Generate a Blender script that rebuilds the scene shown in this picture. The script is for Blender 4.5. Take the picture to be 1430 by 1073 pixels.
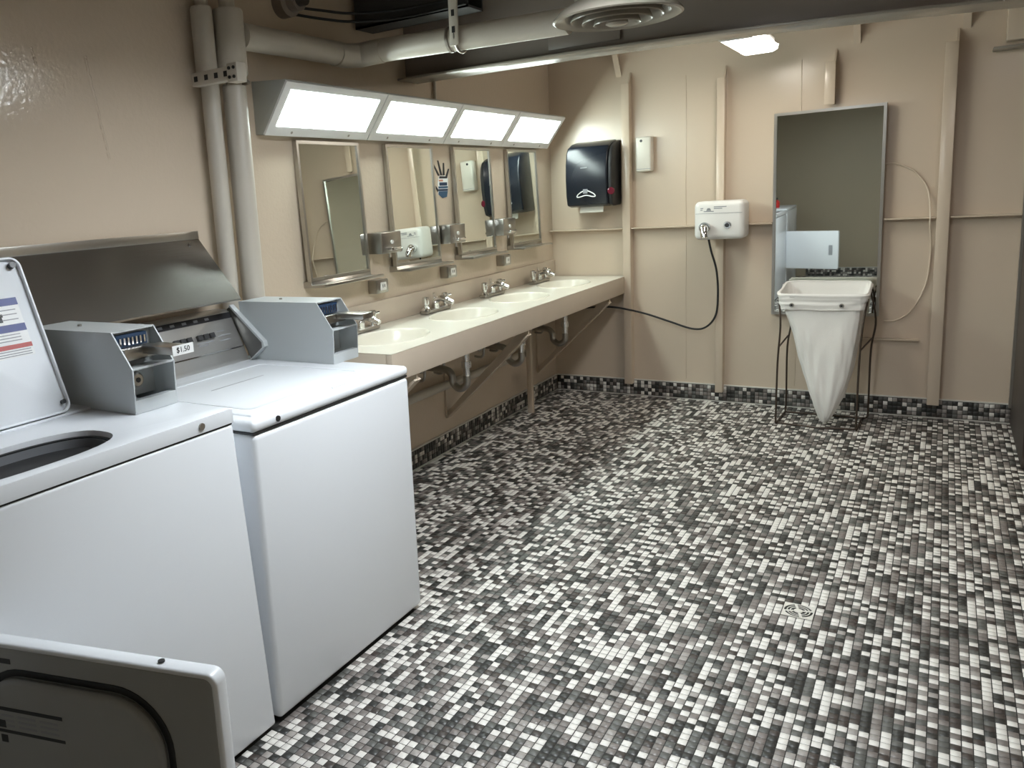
import bpy, bmesh, math, random
from mathutils import Vector, Matrix
import numpy as np
random.seed(7); rng = np.random.default_rng(11)
for o in list(bpy.data.objects): bpy.data.objects.remove(o)
scn = bpy.context.scene; COL = scn.collection

# ------------------------------------------------------------------ camera
CAM = Vector((2.37075, 0.0, 1.45))
RGT = Vector((0.8334103, 0.54913161, -0.06230371)); UPV = Vector((-0.04652243, 0.18204434, 0.98218915)); FWD = Vector((-0.55069314, 0.81566803, -0.17726456))
FPX, PX, PY = 1139.65, 555.17, 488.99
cd = bpy.data.cameras.new('camera'); cam = bpy.data.objects.new('camera', cd); COL.objects.link(cam)
cd.sensor_width = 36.0; cd.lens = FPX / 1430.0 * 36.0
cd.shift_x = (715.0 - PX) / 1430.0; cd.shift_y = (PY - 536.5) / 1430.0
cd.clip_start = 0.02; cd.clip_end = 100
cam.matrix_world = Matrix(((RGT.x, UPV.x, -FWD.x, CAM.x), (RGT.y, UPV.y, -FWD.y, CAM.y), (RGT.z, UPV.z, -FWD.z, CAM.z), (0, 0, 0, 1)))
scn.camera = cam
# ------------------------------------------------------------------ world, exposure, lamp strengths
w = bpy.data.worlds.new('world'); scn.world = w; w.use_nodes = True
bgn = w.node_tree.nodes['Background']; bgn.inputs[0].default_value = (0.9, 0.92, 1.0, 1); bgn.inputs[1].default_value = 0.0
scn.view_settings.view_transform = 'Standard'; scn.view_settings.look = 'None'
scn.view_settings.exposure = 0.0; scn.view_settings.gamma = 1.0; scn.view_settings.use_curve_mapping = False
VANITY_E = 23.0; CEIL_E = 47.0; BACK_E = 22.0; RIGHT_E = 16.0

YB = 5.62          # inner face of the back wall
XR = 3.60          # right wall
YF = -0.62         # wall behind the camera
ZC = 2.44          # deck overhead

# ------------------------------------------------------------------ materials
MATS = {}
def mat(name, col, rough=0.5, metal=0.0, bump=0.0, bscale=40.0, var=0.0, vscale=6.0, spec=0.5, emit=None, estr=0.0, coat=0.0, aniso=None):
    m = bpy.data.materials.new(name); m.use_nodes = True
    nt = m.node_tree; b = nt.nodes['Principled BSDF']
    c = (col[0], col[1], col[2], 1)
    b.inputs['Base Color'].default_value = c; b.inputs['Roughness'].default_value = rough; b.inputs['Metallic'].default_value = metal
    b.inputs['Specular IOR Level'].default_value = spec; b.inputs['Coat Weight'].default_value = coat
    if emit:
        b.inputs['Emission Color'].default_value = (*emit, 1); b.inputs['Emission Strength'].default_value = estr
    tc = None
    if bump or var or aniso:
        tc = nt.nodes.new('ShaderNodeTexCoord')
    if var:
        n = nt.nodes.new('ShaderNodeTexNoise'); n.inputs['Scale'].default_value = vscale; n.inputs['Detail'].default_value = 4
        r = nt.nodes.new('ShaderNodeMix'); r.data_type = 'RGBA'
        r.inputs[6].default_value = (*[max(0, x * (1 - var)) for x in col], 1); r.inputs[7].default_value = (*[min(1, x * (1 + var)) for x in col], 1)
        nt.links.new(tc.outputs['Object'], n.inputs['Vector']); nt.links.new(n.outputs['Fac'], r.inputs[0]); nt.links.new(r.outputs[2], b.inputs['Base Color'])
    if bump:
        n2 = nt.nodes.new('ShaderNodeTexNoise'); n2.inputs['Scale'].default_value = bscale; n2.inputs['Detail'].default_value = 3
        bp = nt.nodes.new('ShaderNodeBump'); bp.inputs['Strength'].default_value = bump; bp.inputs['Distance'].default_value = 0.01
        if aniso:
            mp = nt.nodes.new('ShaderNodeMapping'); mp.inputs['Scale'].default_value = aniso
            nt.links.new(tc.outputs['Object'], mp.inputs['Vector']); nt.links.new(mp.outputs['Vector'], n2.inputs['Vector'])
        else:
            nt.links.new(tc.outputs['Object'], n2.inputs['Vector'])
        nt.links.new(n2.outputs['Fac'], bp.inputs['Height']); nt.links.new(bp.outputs['Normal'], b.inputs['Normal'])
    MATS[name] = m
    return m
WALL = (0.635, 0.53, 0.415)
mat('wall_paint', WALL, 0.24, bump=0.06, bscale=22, var=0.05, vscale=1.6)
mat('wall_paint_gloss', WALL, 0.10, bump=0.12, bscale=55, var=0.05, vscale=1.6)
mat('wall_paint_shaded', (0.40, 0.34, 0.25), 0.45, var=0.05, vscale=1.6)  # wall colour darkened to paint in the dim light behind the camera
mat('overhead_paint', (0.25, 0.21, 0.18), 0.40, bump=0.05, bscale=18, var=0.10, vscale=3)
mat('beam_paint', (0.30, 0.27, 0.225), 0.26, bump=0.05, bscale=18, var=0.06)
mat('pipe_paint', (0.54, 0.50, 0.43), 0.35, bump=0.10, bscale=30, var=0.06, vscale=8)
mat('grout', (0.022, 0.020, 0.018), 0.7)
mat('tile_white', (0.78, 0.75, 0.70), 0.33, var=0.06, vscale=60)
mat('tile_light', (0.36, 0.33, 0.305), 0.36, var=0.10, vscale=60)
mat('tile_taupe', (0.21, 0.185, 0.17), 0.36, var=0.12, vscale=60)
mat('tile_grey', (0.115, 0.115, 0.105), 0.40, var=0.12, vscale=60)
mat('tile_dark', (0.034, 0.034, 0.031), 0.40, var=0.15, vscale=60)
mat('tile_brown', (0.062, 0.050, 0.044), 0.40, var=0.15, vscale=60)
mat('trim_metal', (0.70, 0.68, 0.63), 0.35, 0.2)
mat('enamel', (0.80, 0.83, 0.87), 0.26, bump=0.015, bscale=160, spec=0.4)
mat('enamel_box', (0.50, 0.53, 0.54), 0.38, bump=0.02, bscale=260)
mat('grey_plastic', (0.32, 0.325, 0.32), 0.42)
mat('dark_plastic', (0.03, 0.03, 0.032), 0.4)
mat('gasket', (0.012, 0.013, 0.014), 0.5)
mat('tub', (0.26, 0.27, 0.29), 0.35, 0.3)
mat('steel', (0.44, 0.42, 0.39), 0.28, 1.0, bump=0.03, bscale=8, aniso=(1, 40, 1))
mat('steel_panel', (0.45, 0.43, 0.41), 0.24, 1.0, bump=0.02, bscale=6, aniso=(20, 1, 20))
mat('console_steel', (0.46, 0.45, 0.43), 0.32, 0.7, bump=0.02, bscale=10, aniso=(1, 1, 30))
mat('grey_steel', (0.16, 0.16, 0.155), 0.35, 0.5)
mat('chrome', (0.80, 0.80, 0.80), 0.10, 1.0)
mat('dull_chrome', (0.40, 0.38, 0.35), 0.28, 1.0)
mat('mirror_glass', (0.80, 0.84, 0.80), 0.015, 1.0)
mat('frame_grey', (0.50, 0.48, 0.44), 0.28, 0.95)
mat('counter_top', (0.80, 0.76, 0.66), 0.22, var=0.04, vscale=5)
mat('counter_edge', (0.60, 0.51, 0.41), 0.32, var=0.05, vscale=7)
mat('fixture_white', (0.84, 0.84, 0.84), 0.40)
mat('fixture_grey', (0.42, 0.43, 0.40), 0.45)
mat('vanity_diffuser', (0.9, 0.9, 0.9), 0.4, emit=(0.86, 1.0, 0.95), estr=VANITY_E)
mat('ceiling_diffuser', (0.9, 0.9, 0.9), 0.4, emit=(0.90, 0.96, 1.0), estr=CEIL_E)
mat('back_diffuser', (0.9, 0.9, 0.9), 0.4, emit=(1.0, 0.94, 0.84), estr=BACK_E)
mat('right_diffuser', (0.9, 0.9, 0.9), 0.4, emit=(1.0, 0.90, 0.86), estr=RIGHT_E)
mat('black_gloss', (0.010, 0.013, 0.020), 0.27)
mat('tray_grey', (0.045, 0.045, 0.047), 0.5)
mat('black_matte', (0.015, 0.015, 0.016), 0.55)
mat('white_plastic', (0.78, 0.77, 0.74), 0.30)
mat('cream_plastic', (0.72, 0.69, 0.61), 0.40)
mat('paper', (0.75, 0.72, 0.64), 0.8)
mat('red_lens', (0.16, 0.012, 0.03), 0.25)
mat('red_plastic', (0.55, 0.03, 0.03), 0.35)
mat('fabric', (0.86, 0.84, 0.80), 0.85, bump=0.15, bscale=300, var=0.03, vscale=10)
mat('rust_wire', (0.075, 0.055, 0.042), 0.5, 0.6)
mat('brown_partition', (0.055, 0.042, 0.035), 0.5)
mat('print_blue', (0.010, 0.030, 0.20), 0.45)
mat('print_red', (0.42, 0.035, 0.025), 0.45)
mat('print_orange', (0.62, 0.25, 0.16), 0.45)
mat('print_grey', (0.28, 0.29, 0.31), 0.5)
mat('print_black', (0.015, 0.015, 0.018), 0.5)
mat('print_white', (0.85, 0.86, 0.86), 0.45)
mat('print_navy', (0.012, 0.035, 0.08), 0.5)
mat('print_steel_blue', (0.03, 0.09, 0.17), 0.5)
mat('wire_cream', (0.66, 0.56, 0.44), 0.4)

# ------------------------------------------------------------------ mesh builder
class MB:
    def __init__(s): s.v = []; s.f = []
    def add(s, vs, fs):
        n = len(s.v); s.v += [tuple(p) for p in vs]; s.f += [tuple(i + n for i in q) for q in fs]; return s
    def box(s, x0, x1, y0, y1, z0, z1):
        return s.add([(x0, y0, z0), (x1, y0, z0), (x1, y1, z0), (x0, y1, z0), (x0, y0, z1), (x1, y0, z1), (x1, y1, z1), (x0, y1, z1)],
                     [(0, 3, 2, 1), (4, 5, 6, 7), (0, 1, 5, 4), (1, 2, 6, 5), (2, 3, 7, 6), (3, 0, 4, 7)])
    def rbox(s, x0, x1, y0, y1, z0, z1, r, seg=3):
        bm = bmesh.new(); bmesh.ops.create_cube(bm, size=1)
        for v in bm.verts: v.co = Vector(((x0 + x1) / 2 + v.co.x * (x1 - x0), (y0 + y1) / 2 + v.co.y * (y1 - y0), (z0 + z1) / 2 + v.co.z * (z1 - z0)))
        bmesh.ops.bevel(bm, geom=list(bm.edges), offset=r, segments=seg, affect='EDGES', profile=0.5, clamp_overlap=True)
        bm.verts.index_update()
        s.add([v.co[:] for v in bm.verts], [[v.index for v in f.verts] for f in bm.faces]); bm.free(); return s
    def prism(s, poly, axis, a, b):
        # poly: 2D points; axis 'x': (y,z), 'y': (x,z), 'z': (x,y)
        def P(p, t): return {'x': (t, p[0], p[1]), 'y': (p[0], t, p[1]), 'z': (p[0], p[1], t)}[axis]
        n = len(poly)
        s.add([P(p, a) for p in poly] + [P(p, b) for p in poly],
              [tuple(range(n - 1, -1, -1)), tuple(range(n, 2 * n))] + [(i, (i + 1) % n, n + (i + 1) % n, n + i) for i in range(n)])
        return s
    def ring(s, outer, inner, axis, a, b):
        def P(p, t): return {'x': (t, p[0], p[1]), 'y': (p[0], t, p[1]), 'z': (p[0], p[1], t)}[axis]
        n = len(outer)
        vs = [P(p, a) for p in outer] + [P(p, a) for p in inner] + [P(p, b) for p in outer] + [P(p, b) for p in inner]
        fs = []
        for i in range(n):
            j = (i + 1) % n
            fs += [(i, n + i, n + j, j), (2 * n + i, 2 * n + j, 3 * n + j, 3 * n + i), (i, j, 2 * n + j, 2 * n + i), (n + i, 3 * n + i, 3 * n + j, n + j)]
        return s.add(vs, fs)
    def tube(s, pts, r, n=10, caps=True, closed=False):
        pts = [Vector(p) for p in pts]; m = len(pts)
        rr = r if isinstance(r, (list, tuple)) else [r] * m
        T = []
        for i in range(m):
            if closed: t = pts[(i + 1) % m] - pts[i - 1]
            else: t = pts[min(i + 1, m - 1)] - pts[max(i - 1, 0)]
            T.append(t.normalized())
        u = T[0].orthogonal().normalized(); vs = []
        for i in range(m):
            u = (u - T[i] * u.dot(T[i])).normalized(); w_ = T[i].cross(u)
            for k in range(n):
                a = 2 * math.pi * k / n; vs.append((pts[i] + (u * math.cos(a) + w_ * math.sin(a)) * rr[i])[:])
        fs = []
        for i in range(m if closed else m - 1):
            i2 = (i + 1) % m
            for k in range(n):
                k2 = (k + 1) % n; fs.append((i * n + k, i * n + k2, i2 * n + k2, i2 * n + k))
        if caps and not closed: fs += [tuple(range(n - 1, -1, -1)), tuple((m - 1) * n + k for k in range(n))]
        return s.add(vs, fs)
    def cyl(s, p0, p1, r, n=20, r2=None): return s.tube([p0, p1], [r, r if r2 is None else r2], n)
    def lathe(s, prof, c, n=40, axis=(0, 0, 1)):
        # prof: (radius, height) along axis, open at ends when r>0
        q = Vector((0, 0, 1)).rotation_difference(Vector(axis)); vs = []; fs = []; m = len(prof)
        for (r, h) in prof:
            for k in range(n):
                a = 2 * math.pi * k / n; vs.append((Vector(c) + q @ Vector((r * math.cos(a), r * math.sin(a), h)))[:])
        for i in range(m - 1):
            for k in range(n):
                k2 = (k + 1) % n; fs.append((i * n + k, i * n + k2, (i + 1) * n + k2, (i + 1) * n + k))
        return s.add(vs, fs)
    def tr(s, M):
        s.v = [(M @ Vector(p))[:] for p in s.v]; return s
    def build(s, name, material, parent=None, bevel=0.0, seg=2, smooth=35, label=None):
        org = Vector((0, 0, 0)); p = parent
        while p is not None: org += Vector(p.location); p = p.parent
        me = bpy.data.meshes.new(name)
        me.from_pydata([(a - org.x, b - org.y, c - org.z) for a, b, c in s.v], [], s.f)
        bm = bmesh.new(); bm.from_mesh(me)
        bmesh.ops.recalc_face_normals(bm, faces=bm.faces)
        if bevel:
            ed = [e for e in bm.edges if len(e.link_faces) == 2 and e.calc_face_angle(0) > 0.5]
            bmesh.ops.bevel(bm, geom=ed, offset=bevel, segments=seg, affect='EDGES', profile=0.5, clamp_overlap=True)
        bm.to_mesh(me); bm.free()
        if smooth:
            me.polygons.foreach_set('use_smooth', [True] * len(me.polygons)); me.set_sharp_from_angle(angle=math.radians(smooth))
        me.materials.append(MATS[material])
        o = bpy.data.objects.new(name, me); COL.objects.link(o)
        if parent is not None: o.parent = parent
        if label: o['label'] = label
        return o
def tag(o, label, cat, group=None):
    o['label'] = label; o['category'] = cat
    if group: o['group'] = group
    return o
def thing(name, label, cat, loc, group=None):
    o = bpy.data.objects.new(name, None); COL.objects.link(o); o.location = loc; o.empty_display_size = 0.05
    return tag(o, label, cat, group)
def struct(o): o['kind'] = 'structure'; return o
def dup(root, loc, label):
    r = root.copy(); COL.objects.link(r); r.location = loc; r['label'] = label
    for ch in list(root.children):
        c = ch.copy(); COL.objects.link(c); c.parent = r
        for g in list(ch.children):
            d = g.copy(); COL.objects.link(d); d.parent = c
    return r
def rrect(x0, x1, y0, y1, r, n=6):
    P = []
    for cx, cy, a0 in ((x1 - r, y1 - r, 0), (x0 + r, y1 - r, 90), (x0 + r, y0 + r, 180), (x1 - r, y0 + r, 270)):
        for k in range(n + 1):
            a = math.radians(a0 + 90 * k / n); P.append((cx + r * math.cos(a), cy + r * math.sin(a)))
    return P
def spline(pts, n=8):
    P = [Vector(p) for p in pts]; out = []
    for i in range(len(P) - 1):
        p0 = P[max(i - 1, 0)]; p1 = P[i]; p2 = P[i + 1]; p3 = P[min(i + 2, len(P) - 1)]
        for k in range(n):
            t = k / n
            out.append(0.5 * ((2 * p1) + (p2 - p0) * t + (2 * p0 - 5 * p1 + 4 * p2 - p3) * t * t + (3 * p1 - p0 - 3 * p2 + p3) * t ** 3))
    out.append(P[-1]); return [p[:] for p in out]
def textpart(name, body, size, M, material, parent, depth=0.0004, label=None):
    c = bpy.data.curves.new(name, 'FONT'); c.body = body; c.size = size; c.extrude = depth; c.align_x = 'CENTER'; c.align_y = 'CENTER'; c.resolution_u = 2
    t = bpy.data.objects.new(name, c); COL.objects.link(t)
    dg = bpy.context.evaluated_depsgraph_get(); me = bpy.data.meshes.new_from_object(t.evaluated_get(dg))
    bpy.data.objects.remove(t); bpy.data.curves.remove(c)
    org = Vector((0, 0, 0)); p = parent
    while p is not None: org += Vector(p.location); p = p.parent
    me.transform(Matrix.Translation(-org) @ M); me.materials.append(MATS[material])
    o = bpy.data.objects.new(name, me); COL.objects.link(o); o.parent = parent
    if label: o['label'] = label
    return o
def frame_mat(origin, ex, ey):
    ex = Vector(ex).normalized(); ey = Vector(ey).normalized(); ez = ex.cross(ey)
    return Matrix(((ex.x, ey.x, ez.x, origin[0]), (ex.y, ey.y, ez.y, origin[1]), (ex.z, ey.z, ez.z, origin[2]), (0, 0, 0, 1)))
def project(p):
    d = Vector(p) - CAM; z = d.dot(FWD)
    return (PX + FPX * d.dot(RGT) / z, PY - FPX * d.dot(UPV) / z, z)

# ------------------------------------------------------------------ room shell
struct(MB().box(-0.1, 0.0, YF - 0.1, YB + 0.1, 0, ZC).build('wall_left', 'wall_paint_gloss', smooth=0))
wall_back = struct(MB().box(0.0, XR, YB, YB + 0.1, 0, ZC).build('wall_back', 'wall_paint', smooth=0))
struct(MB().box(XR, XR + 0.1, YF - 0.1, YB + 0.1, 0, ZC).build('wall_right', 'wall_paint', smooth=0))
struct(MB().box(0.0, XR, YF - 0.1, YF, 0, ZC).build('wall_front', 'wall_paint_shaded', smooth=0))
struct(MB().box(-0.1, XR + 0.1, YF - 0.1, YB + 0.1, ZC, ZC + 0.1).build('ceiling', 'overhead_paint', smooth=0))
floor = struct(MB().box(-0.1, XR + 0.1, YF - 0.1, YB + 0.1, -0.08, 0.0).build('floor', 'grout', smooth=0))

# weld bead lines on the back wall (plate seams)
for i, x in enumerate((0.945, 1.62)):
    b = MB().tube(spline([(x + 0.002 * math.sin(k * 1.7), YB, 0.14 + k * 0.2) for k in range(11)], 3), 0.0024, 6).build('weld_seam', 'wall_paint', wall_back)

wl = bpy.data.objects['wall_left']
for pts in ([(1.795, 1.985), (1.797, 1.96), (1.805, 1.90), (1.815, 1.84), (1.825, 1.76), (1.835, 1.70), (1.84, 1.655)], [(1.60, 1.99), (1.607, 1.965), (1.61, 1.94)]):
    q = spline([(0.0, y_, z_) for y_, z_ in pts], 6); n_ = len(q)
    q = [(-0.0030 + 0.0012 * math.sin(i * 1.9), y_ + .001 * math.sin(i * 1.3), z_) for i, (x_, y_, z_) in enumerate(q)]
    MB().tube(q, [0.0058 + .0012 * math.sin(i * 2.7) for i in range(n_)], 14).build('paint_drip', 'wall_paint_gloss', wl, smooth=80)

# ------------------------------------------------------------------ mosaic floor
PIT = 0.025; TS = 0.0226; TH = 0.0016; X0 = 1.97 % PIT; TB = 0.0012
KINDS = ['tile_white', 'tile_light', 'tile_taupe', 'tile_grey', 'tile_dark', 'tile_brown']
PROB = np.array([0.31, 0.08, 0.20, 0.16, 0.16, 0.09])
DX0, DX1, DY0, DY1 = 1.97, 2.07, 2.80, 2.90
tiles = []
nx0 = 0; nx1 = int((XR - X0) / PIT); ny0 = int((YF) / PIT) + 1; ny1 = int(YB / PIT)
for ix in range(nx0, nx1):
    cx = X0 + (ix + 0.5) * PIT
    for iy in range(ny0, ny1):
        cy = (iy + 0.5) * PIT
        if DX0 < cx < DX1 and DY0 < cy < DY1: continue
        if cx < 0.84 and cy < 2.27: continue
        tiles.append((cx, cy))
tiles = np.array(tiles); kinds = rng.choice(6, size=len(tiles), p=PROB)
# runs: short repeats of the neighbour's colour along y as in the sheet-laid mosaic
for i in range(1, len(tiles)):
    if abs(tiles[i, 0] - tiles[i - 1, 0]) < 1e-6 and rng.random() < 0.10: kinds[i] = kinds[i - 1]
vis = []
for i, (x, y) in enumerate(tiles):
    if x < 0.9 or y < 0.2: continue
    u, v, z = project((x, y, 0))
    if z > 0.1 and 330 < u < 1425 and 15 < v < 1066 and not (x < 1.0 and y < 1.5): vis.append((z, i))
vis.sort(); near = set(i for z, i in vis[:300])
def tile_verts(cx, cy, dz=0.0):
    h = TS / 2; b = TB
    return np.array([(-h, -h, 0), (h, -h, 0), (h, h, 0), (-h, h, 0), (-h + b, -h + b, TH), (h - b, -h + b, TH), (h - b, h - b, TH), (-h + b, h - b, TH)]) + (cx, cy, dz)
TF = np.array([(4, 5, 6, 7), (0, 1, 5, 4), (1, 2, 6, 5), (2, 3, 7, 6), (3, 0, 4, 7)])
rest = [i for i in range(len(tiles)) if i not in near]
R = tiles[rest]; base = tile_verts(0, 0)
V = base[None] + np.concatenate([R, rng.uniform(-0.0002, 0.0002, (len(R), 1))], 1)[:, None, :]
F = TF[None] + (np.arange(len(R)) * 8)[:, None, None]
def fast_mesh(name, V, F, mi, mats):
    me = bpy.data.meshes.new(name); V = V.reshape(-1, 3); F = F.reshape(-1, 4)
    me.vertices.add(len(V)); me.vertices.foreach_set('co', V.astype(np.float32).ravel())
    me.loops.add(F.size); me.loops.foreach_set('vertex_index', F.astype(np.int32).ravel())
    me.polygons.add(len(F)); me.polygons.foreach_set('loop_start', np.arange(0, F.size, 4, dtype=np.int32))
    me.polygons.foreach_set('material_index', mi.astype(np.int32))
    for m in mats: me.materials.append(MATS[m])
    me.update(calc_edges=True); return me
me = fast_mesh('mosaic_tiles', V, F, np.repeat(kinds[rest], 5), KINDS)
o = bpy.data.objects.new('mosaic_tiles', me); COL.objects.link(o); o.parent = floor; o['kind'] = 'stuff'
TM = []
for k in range(6):
    TM.append(fast_mesh('tile', base.copy(), TF.copy(), np.zeros(5), [KINDS[k]]))
for i in sorted(near):
    t = bpy.data.objects.new('tile', TM[kinds[i]]); COL.objects.link(t); t.parent = floor; t.location = (tiles[i, 0], tiles[i, 1], 0)

# baseboards of four tile rows with a pale top and bottom strip
def baseboard(name, axis, a0, a1, wallpos, sgn):
    H = 0.112; n = int((a1 - a0) / PIT); D = 0.010
    if axis == 'y': bb = MB().box(min(wallpos, wallpos + sgn * D), max(wallpos, wallpos + sgn * D), a0, a1, 0, H)
    else: bb = MB().box(a0, a1, min(wallpos, wallpos + sgn * D), max(wallpos, wallpos + sgn * D), 0, H)
    root = struct(bb.build(name, 'grout', smooth=0))
    Vs = []
    for k in range(n):
        for r in range(4):
            c = a0 + (k + 0.5) * PIT; z = 0.008 + (r + 0.5) * PIT
            g = base.copy()
            if axis == 'y': q = np.stack([wallpos + sgn * (D + g[:, 2]), g[:, 0] * sgn * -1 + c, g[:, 1] + z], 1)
            else: q = np.stack([g[:, 0] * (-sgn) + c, wallpos + sgn * (D + g[:, 2]), g[:, 1] + z], 1)
            Vs.append(q)
    Vs = np.array(Vs); Fb = TF[None] + (np.arange(len(Vs)) * 8)[:, None, None]
    if axis == 'y': Fb = Fb[:, :, ::-1]
    ks = rng.choice(6, size=len(Vs), p=[0.17, 0.12, 0.18, 0.18, 0.27, 0.08])
    m_ = fast_mesh('mosaic_tiles', Vs, Fb, np.repeat(ks, 5), KINDS)
    q = bpy.data.objects.new('mosaic_tiles', m_); COL.objects.link(q); q.parent = root; q['kind'] = 'stuff'
    e = 0.004
    if axis == 'y':
        s0, s1 = sorted((wallpos, wallpos + sgn * (D + e)))
        MB().box(s0, s1, a0, a1, H - 0.001, H + 0.006).build('top_strip', 'trim_metal', root, smooth=0)
        s0, s1 = sorted((wallpos + sgn * D, wallpos + sgn * (D + 0.010)))
        MB().box(s0, s1, a0, a1, 0, 0.006).build('cove_strip', 'trim_metal', root, smooth=0)
    else:
        s0, s1 = sorted((wallpos, wallpos + sgn * (D + e)))
        MB().box(a0, a1, s0, s1, H - 0.001, H + 0.006).build('top_strip', 'trim_metal', root, smooth=0)
        s0, s1 = sorted((wallpos + sgn * D, wallpos + sgn * (D + 0.010)))
        MB().box(a0, a1, s0, s1, 0, 0.006).build('cove_strip', 'trim_metal', root, smooth=0)
    return root
baseboard('baseboard_left', 'y', 2.30, YB - 0.012, 0.0, 1)
baseboard('baseboard_back', 'x', 0.012, XR - 0.01, YB, -1)
baseboard('baseboard_front', 'x', 0.9, XR - 0.01, YF, 1)

# floor drain
dr = thing('floor_drain', 'square metal floor drain with ring-shaped slots in the mosaic floor', 'drain', (2.02, 2.85, 0.0))
MB().box(DX0 + .002, DX1 - .002, DY0 + .002, DY1 - .002, 0, 0.0006).build('well', 'black_matte', dr, smooth=0)
def circ(r, n=40, c=(2.02, 2.85)): return [(c[0] + r * math.cos(2 * math.pi * k / n), c[1] + r * math.sin(2 * math.pi * k / n)) for k in range(n)]
sq = []
for k in range(40):
    a = 2 * math.pi * k / 40; s_ = 0.048 / max(abs(math.cos(a)), abs(math.sin(a))); sq.append((2.02 + s_ * math.cos(a), 2.85 + s_ * math.sin(a)))
MB().ring(sq, circ(0.044), 'z', 0.0004, 0.0024).build('rim', 'trim_metal', dr, smooth=0)
for ra, rb in ((0.0335, 0.0365), (0.0235, 0.0265), (0.0, 0.014)):
    m_ = MB()
    if ra: m_.ring(circ(rb), circ(ra), 'z', 0.0004, 0.0024)
    else: m_.prism(circ(rb), 'z', 0.0004, 0.0024)
    m_.build('grate_ring' if ra else 'grate_center', 'trim_metal', dr, smooth=0)
m_ = MB()
for a in (0.3, 0.3 + math.pi / 2):
    for sgn in (1, -1):
        ca, sa = math.cos(a) * sgn, math.sin(a) * sgn; wv = 0.004
        m_.prism([(2.02 + ca * .015 - sa * wv, 2.85 + sa * .015 + ca * wv), (2.02 + ca * .015 + sa * wv, 2.85 + sa * .015 - ca * wv), (2.02 + ca * .045 + sa * wv, 2.85 + sa * .045 - ca * wv), (2.02 + ca * .045 - sa * wv, 2.85 + sa * .045 + ca * wv)], 'z', 0.0005, 0.0023)
m_.build('grate_spokes', 'trim_metal', dr, smooth=0)

# ------------------------------------------------------------------ back wall stiffeners (angle bars) and ledge
def stiffener(x, w_, zt, zb, label, foot=True, dep=0.065):
    t = thing('wall_stiffener', label, 'wall post', (x, YB, zb), 'vertical steel posts welded on the back wall')
    MB().box(x - w_ / 2, x + w_ / 2, YB - dep, YB - dep + 0.010, zb, zt).build('flange', 'wall_paint', t, bevel=0.002)
    MB().box(x + w_ / 2 - 0.010, x + w_ / 2, YB - dep + 0.010, YB - 0.001, zb, zt).build('web', 'wall_paint', t, smooth=0)
    # sniped end tapering up to the wall
    MB().prism([(YB - dep + 0.012, zt), (YB - 0.002, zt), (YB - 0.002, zt + 0.075)], 'x', x + w_ / 2 - 0.010, x + w_ / 2).build('end_gusset', 'wall_paint', t, smooth=0)
    return t
stiffener(0.565, 0.052, 2.13, 0.09, 'cream steel wall post between the paper towel dispenser and air freshener')
stiffener(1.172, 0.046, 2.09, 0.075, 'cream steel wall post running behind the white hand dryer')
stiffener(1.778, 0.055, 2.10, 1.86, 'short cream steel post stub directly above the tall tilted mirror')
stiffener(2.365, 0.060, 2.12, 0.09, 'cream steel wall post to the right of the tall mirror')
led = thing('wall_ledge', 'narrow horizontal cream steel ledge running along the back wall', 'ledge', (1.4, YB, 1.18))
for a, b in ((0.0, 0.535), (0.595, 1.14), (1.20, 1.478), (2.078, 2.33), (2.40, 2.72)):
    MB().box(a + .002, b, YB - 0.06, YB - 0.0005, 1.175, 1.183).build('ledge_bar', 'wall_paint', led, smooth=0)
tag(MB().box(1.93, 2.28, YB - 0.03, YB - 0.0005, 0.462, 0.470).build('flat_bar', 'wall_paint', smooth=0), 'short cream flat bar low on the back wall beside the laundry bag', 'flat bar')
# brackets where the back wall meets the overhead
for x, lab in ((0.50, 'small cream triangular knee bracket above the paper towel dispenser'), (1.90, 'small cream triangular knee bracket right above the tall mirror'), (2.42, 'small cream triangular knee bracket above the right wall post')):
    t = thing('knee_bracket', lab, 'bracket', (x, YB, 2.25), 'knee brackets at the top of the back wall')
    MB().prism([(YB - .002, 2.20), (YB - .002, 2.43), (YB - 0.12, 2.43), (YB - 0.12, 2.40)], 'x', x, x + 0.012).build('plate', 'wall_paint', t, smooth=0)
    MB().prism([(YB - .002, 2.186), (YB - .002, 2.200), (YB - 0.12, 2.40), (YB - 0.128, 2.39)], 'x', x - .012, x + 0.024).build('flange', 'wall_paint', t, smooth=0)

# ------------------------------------------------------------------ overhead beam with drooping right end
bt = thing('deck_beam', 'deep dark painted deck beam crossing overhead in front of the back wall', 'beam', (1.3, 3.75, 2.06))
bx = [0.003, 0.5, 1.0, 1.4, 1.8, 2.2, 2.6, 3.0, 3.597]; bz = [2.062, 2.062, 2.058, 2.050, 2.038, 2.020, 1.998, 1.975, 1.94]
def loftx(xs, sect):
    m_ = MB(); n = len(sect(0)); vs = []; fs = []
    for i in range(len(xs)): vs += [(xs[i], p[0], p[1]) for p in sect(i)]
    for i in range(len(xs) - 1):
        for k in range(n): fs.append((i * n + k, i * n + (k + 1) % n, (i + 1) * n + (k + 1) % n, (i + 1) * n + k))
    fs += [tuple(range(n)), tuple((len(xs) - 1) * n + k for k in range(n - 1, -1, -1))]
    return m_.add(vs, fs)
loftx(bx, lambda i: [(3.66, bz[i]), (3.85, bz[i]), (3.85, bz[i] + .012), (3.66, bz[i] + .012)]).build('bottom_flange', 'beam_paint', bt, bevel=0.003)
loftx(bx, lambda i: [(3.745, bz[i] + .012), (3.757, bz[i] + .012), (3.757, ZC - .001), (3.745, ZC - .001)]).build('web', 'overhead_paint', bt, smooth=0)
MB().box(0.80, 1.14, 3.733, 3.745, 2.10, 2.17).build('doubler_plate', 'overhead_paint', bt, bevel=.003)

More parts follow.
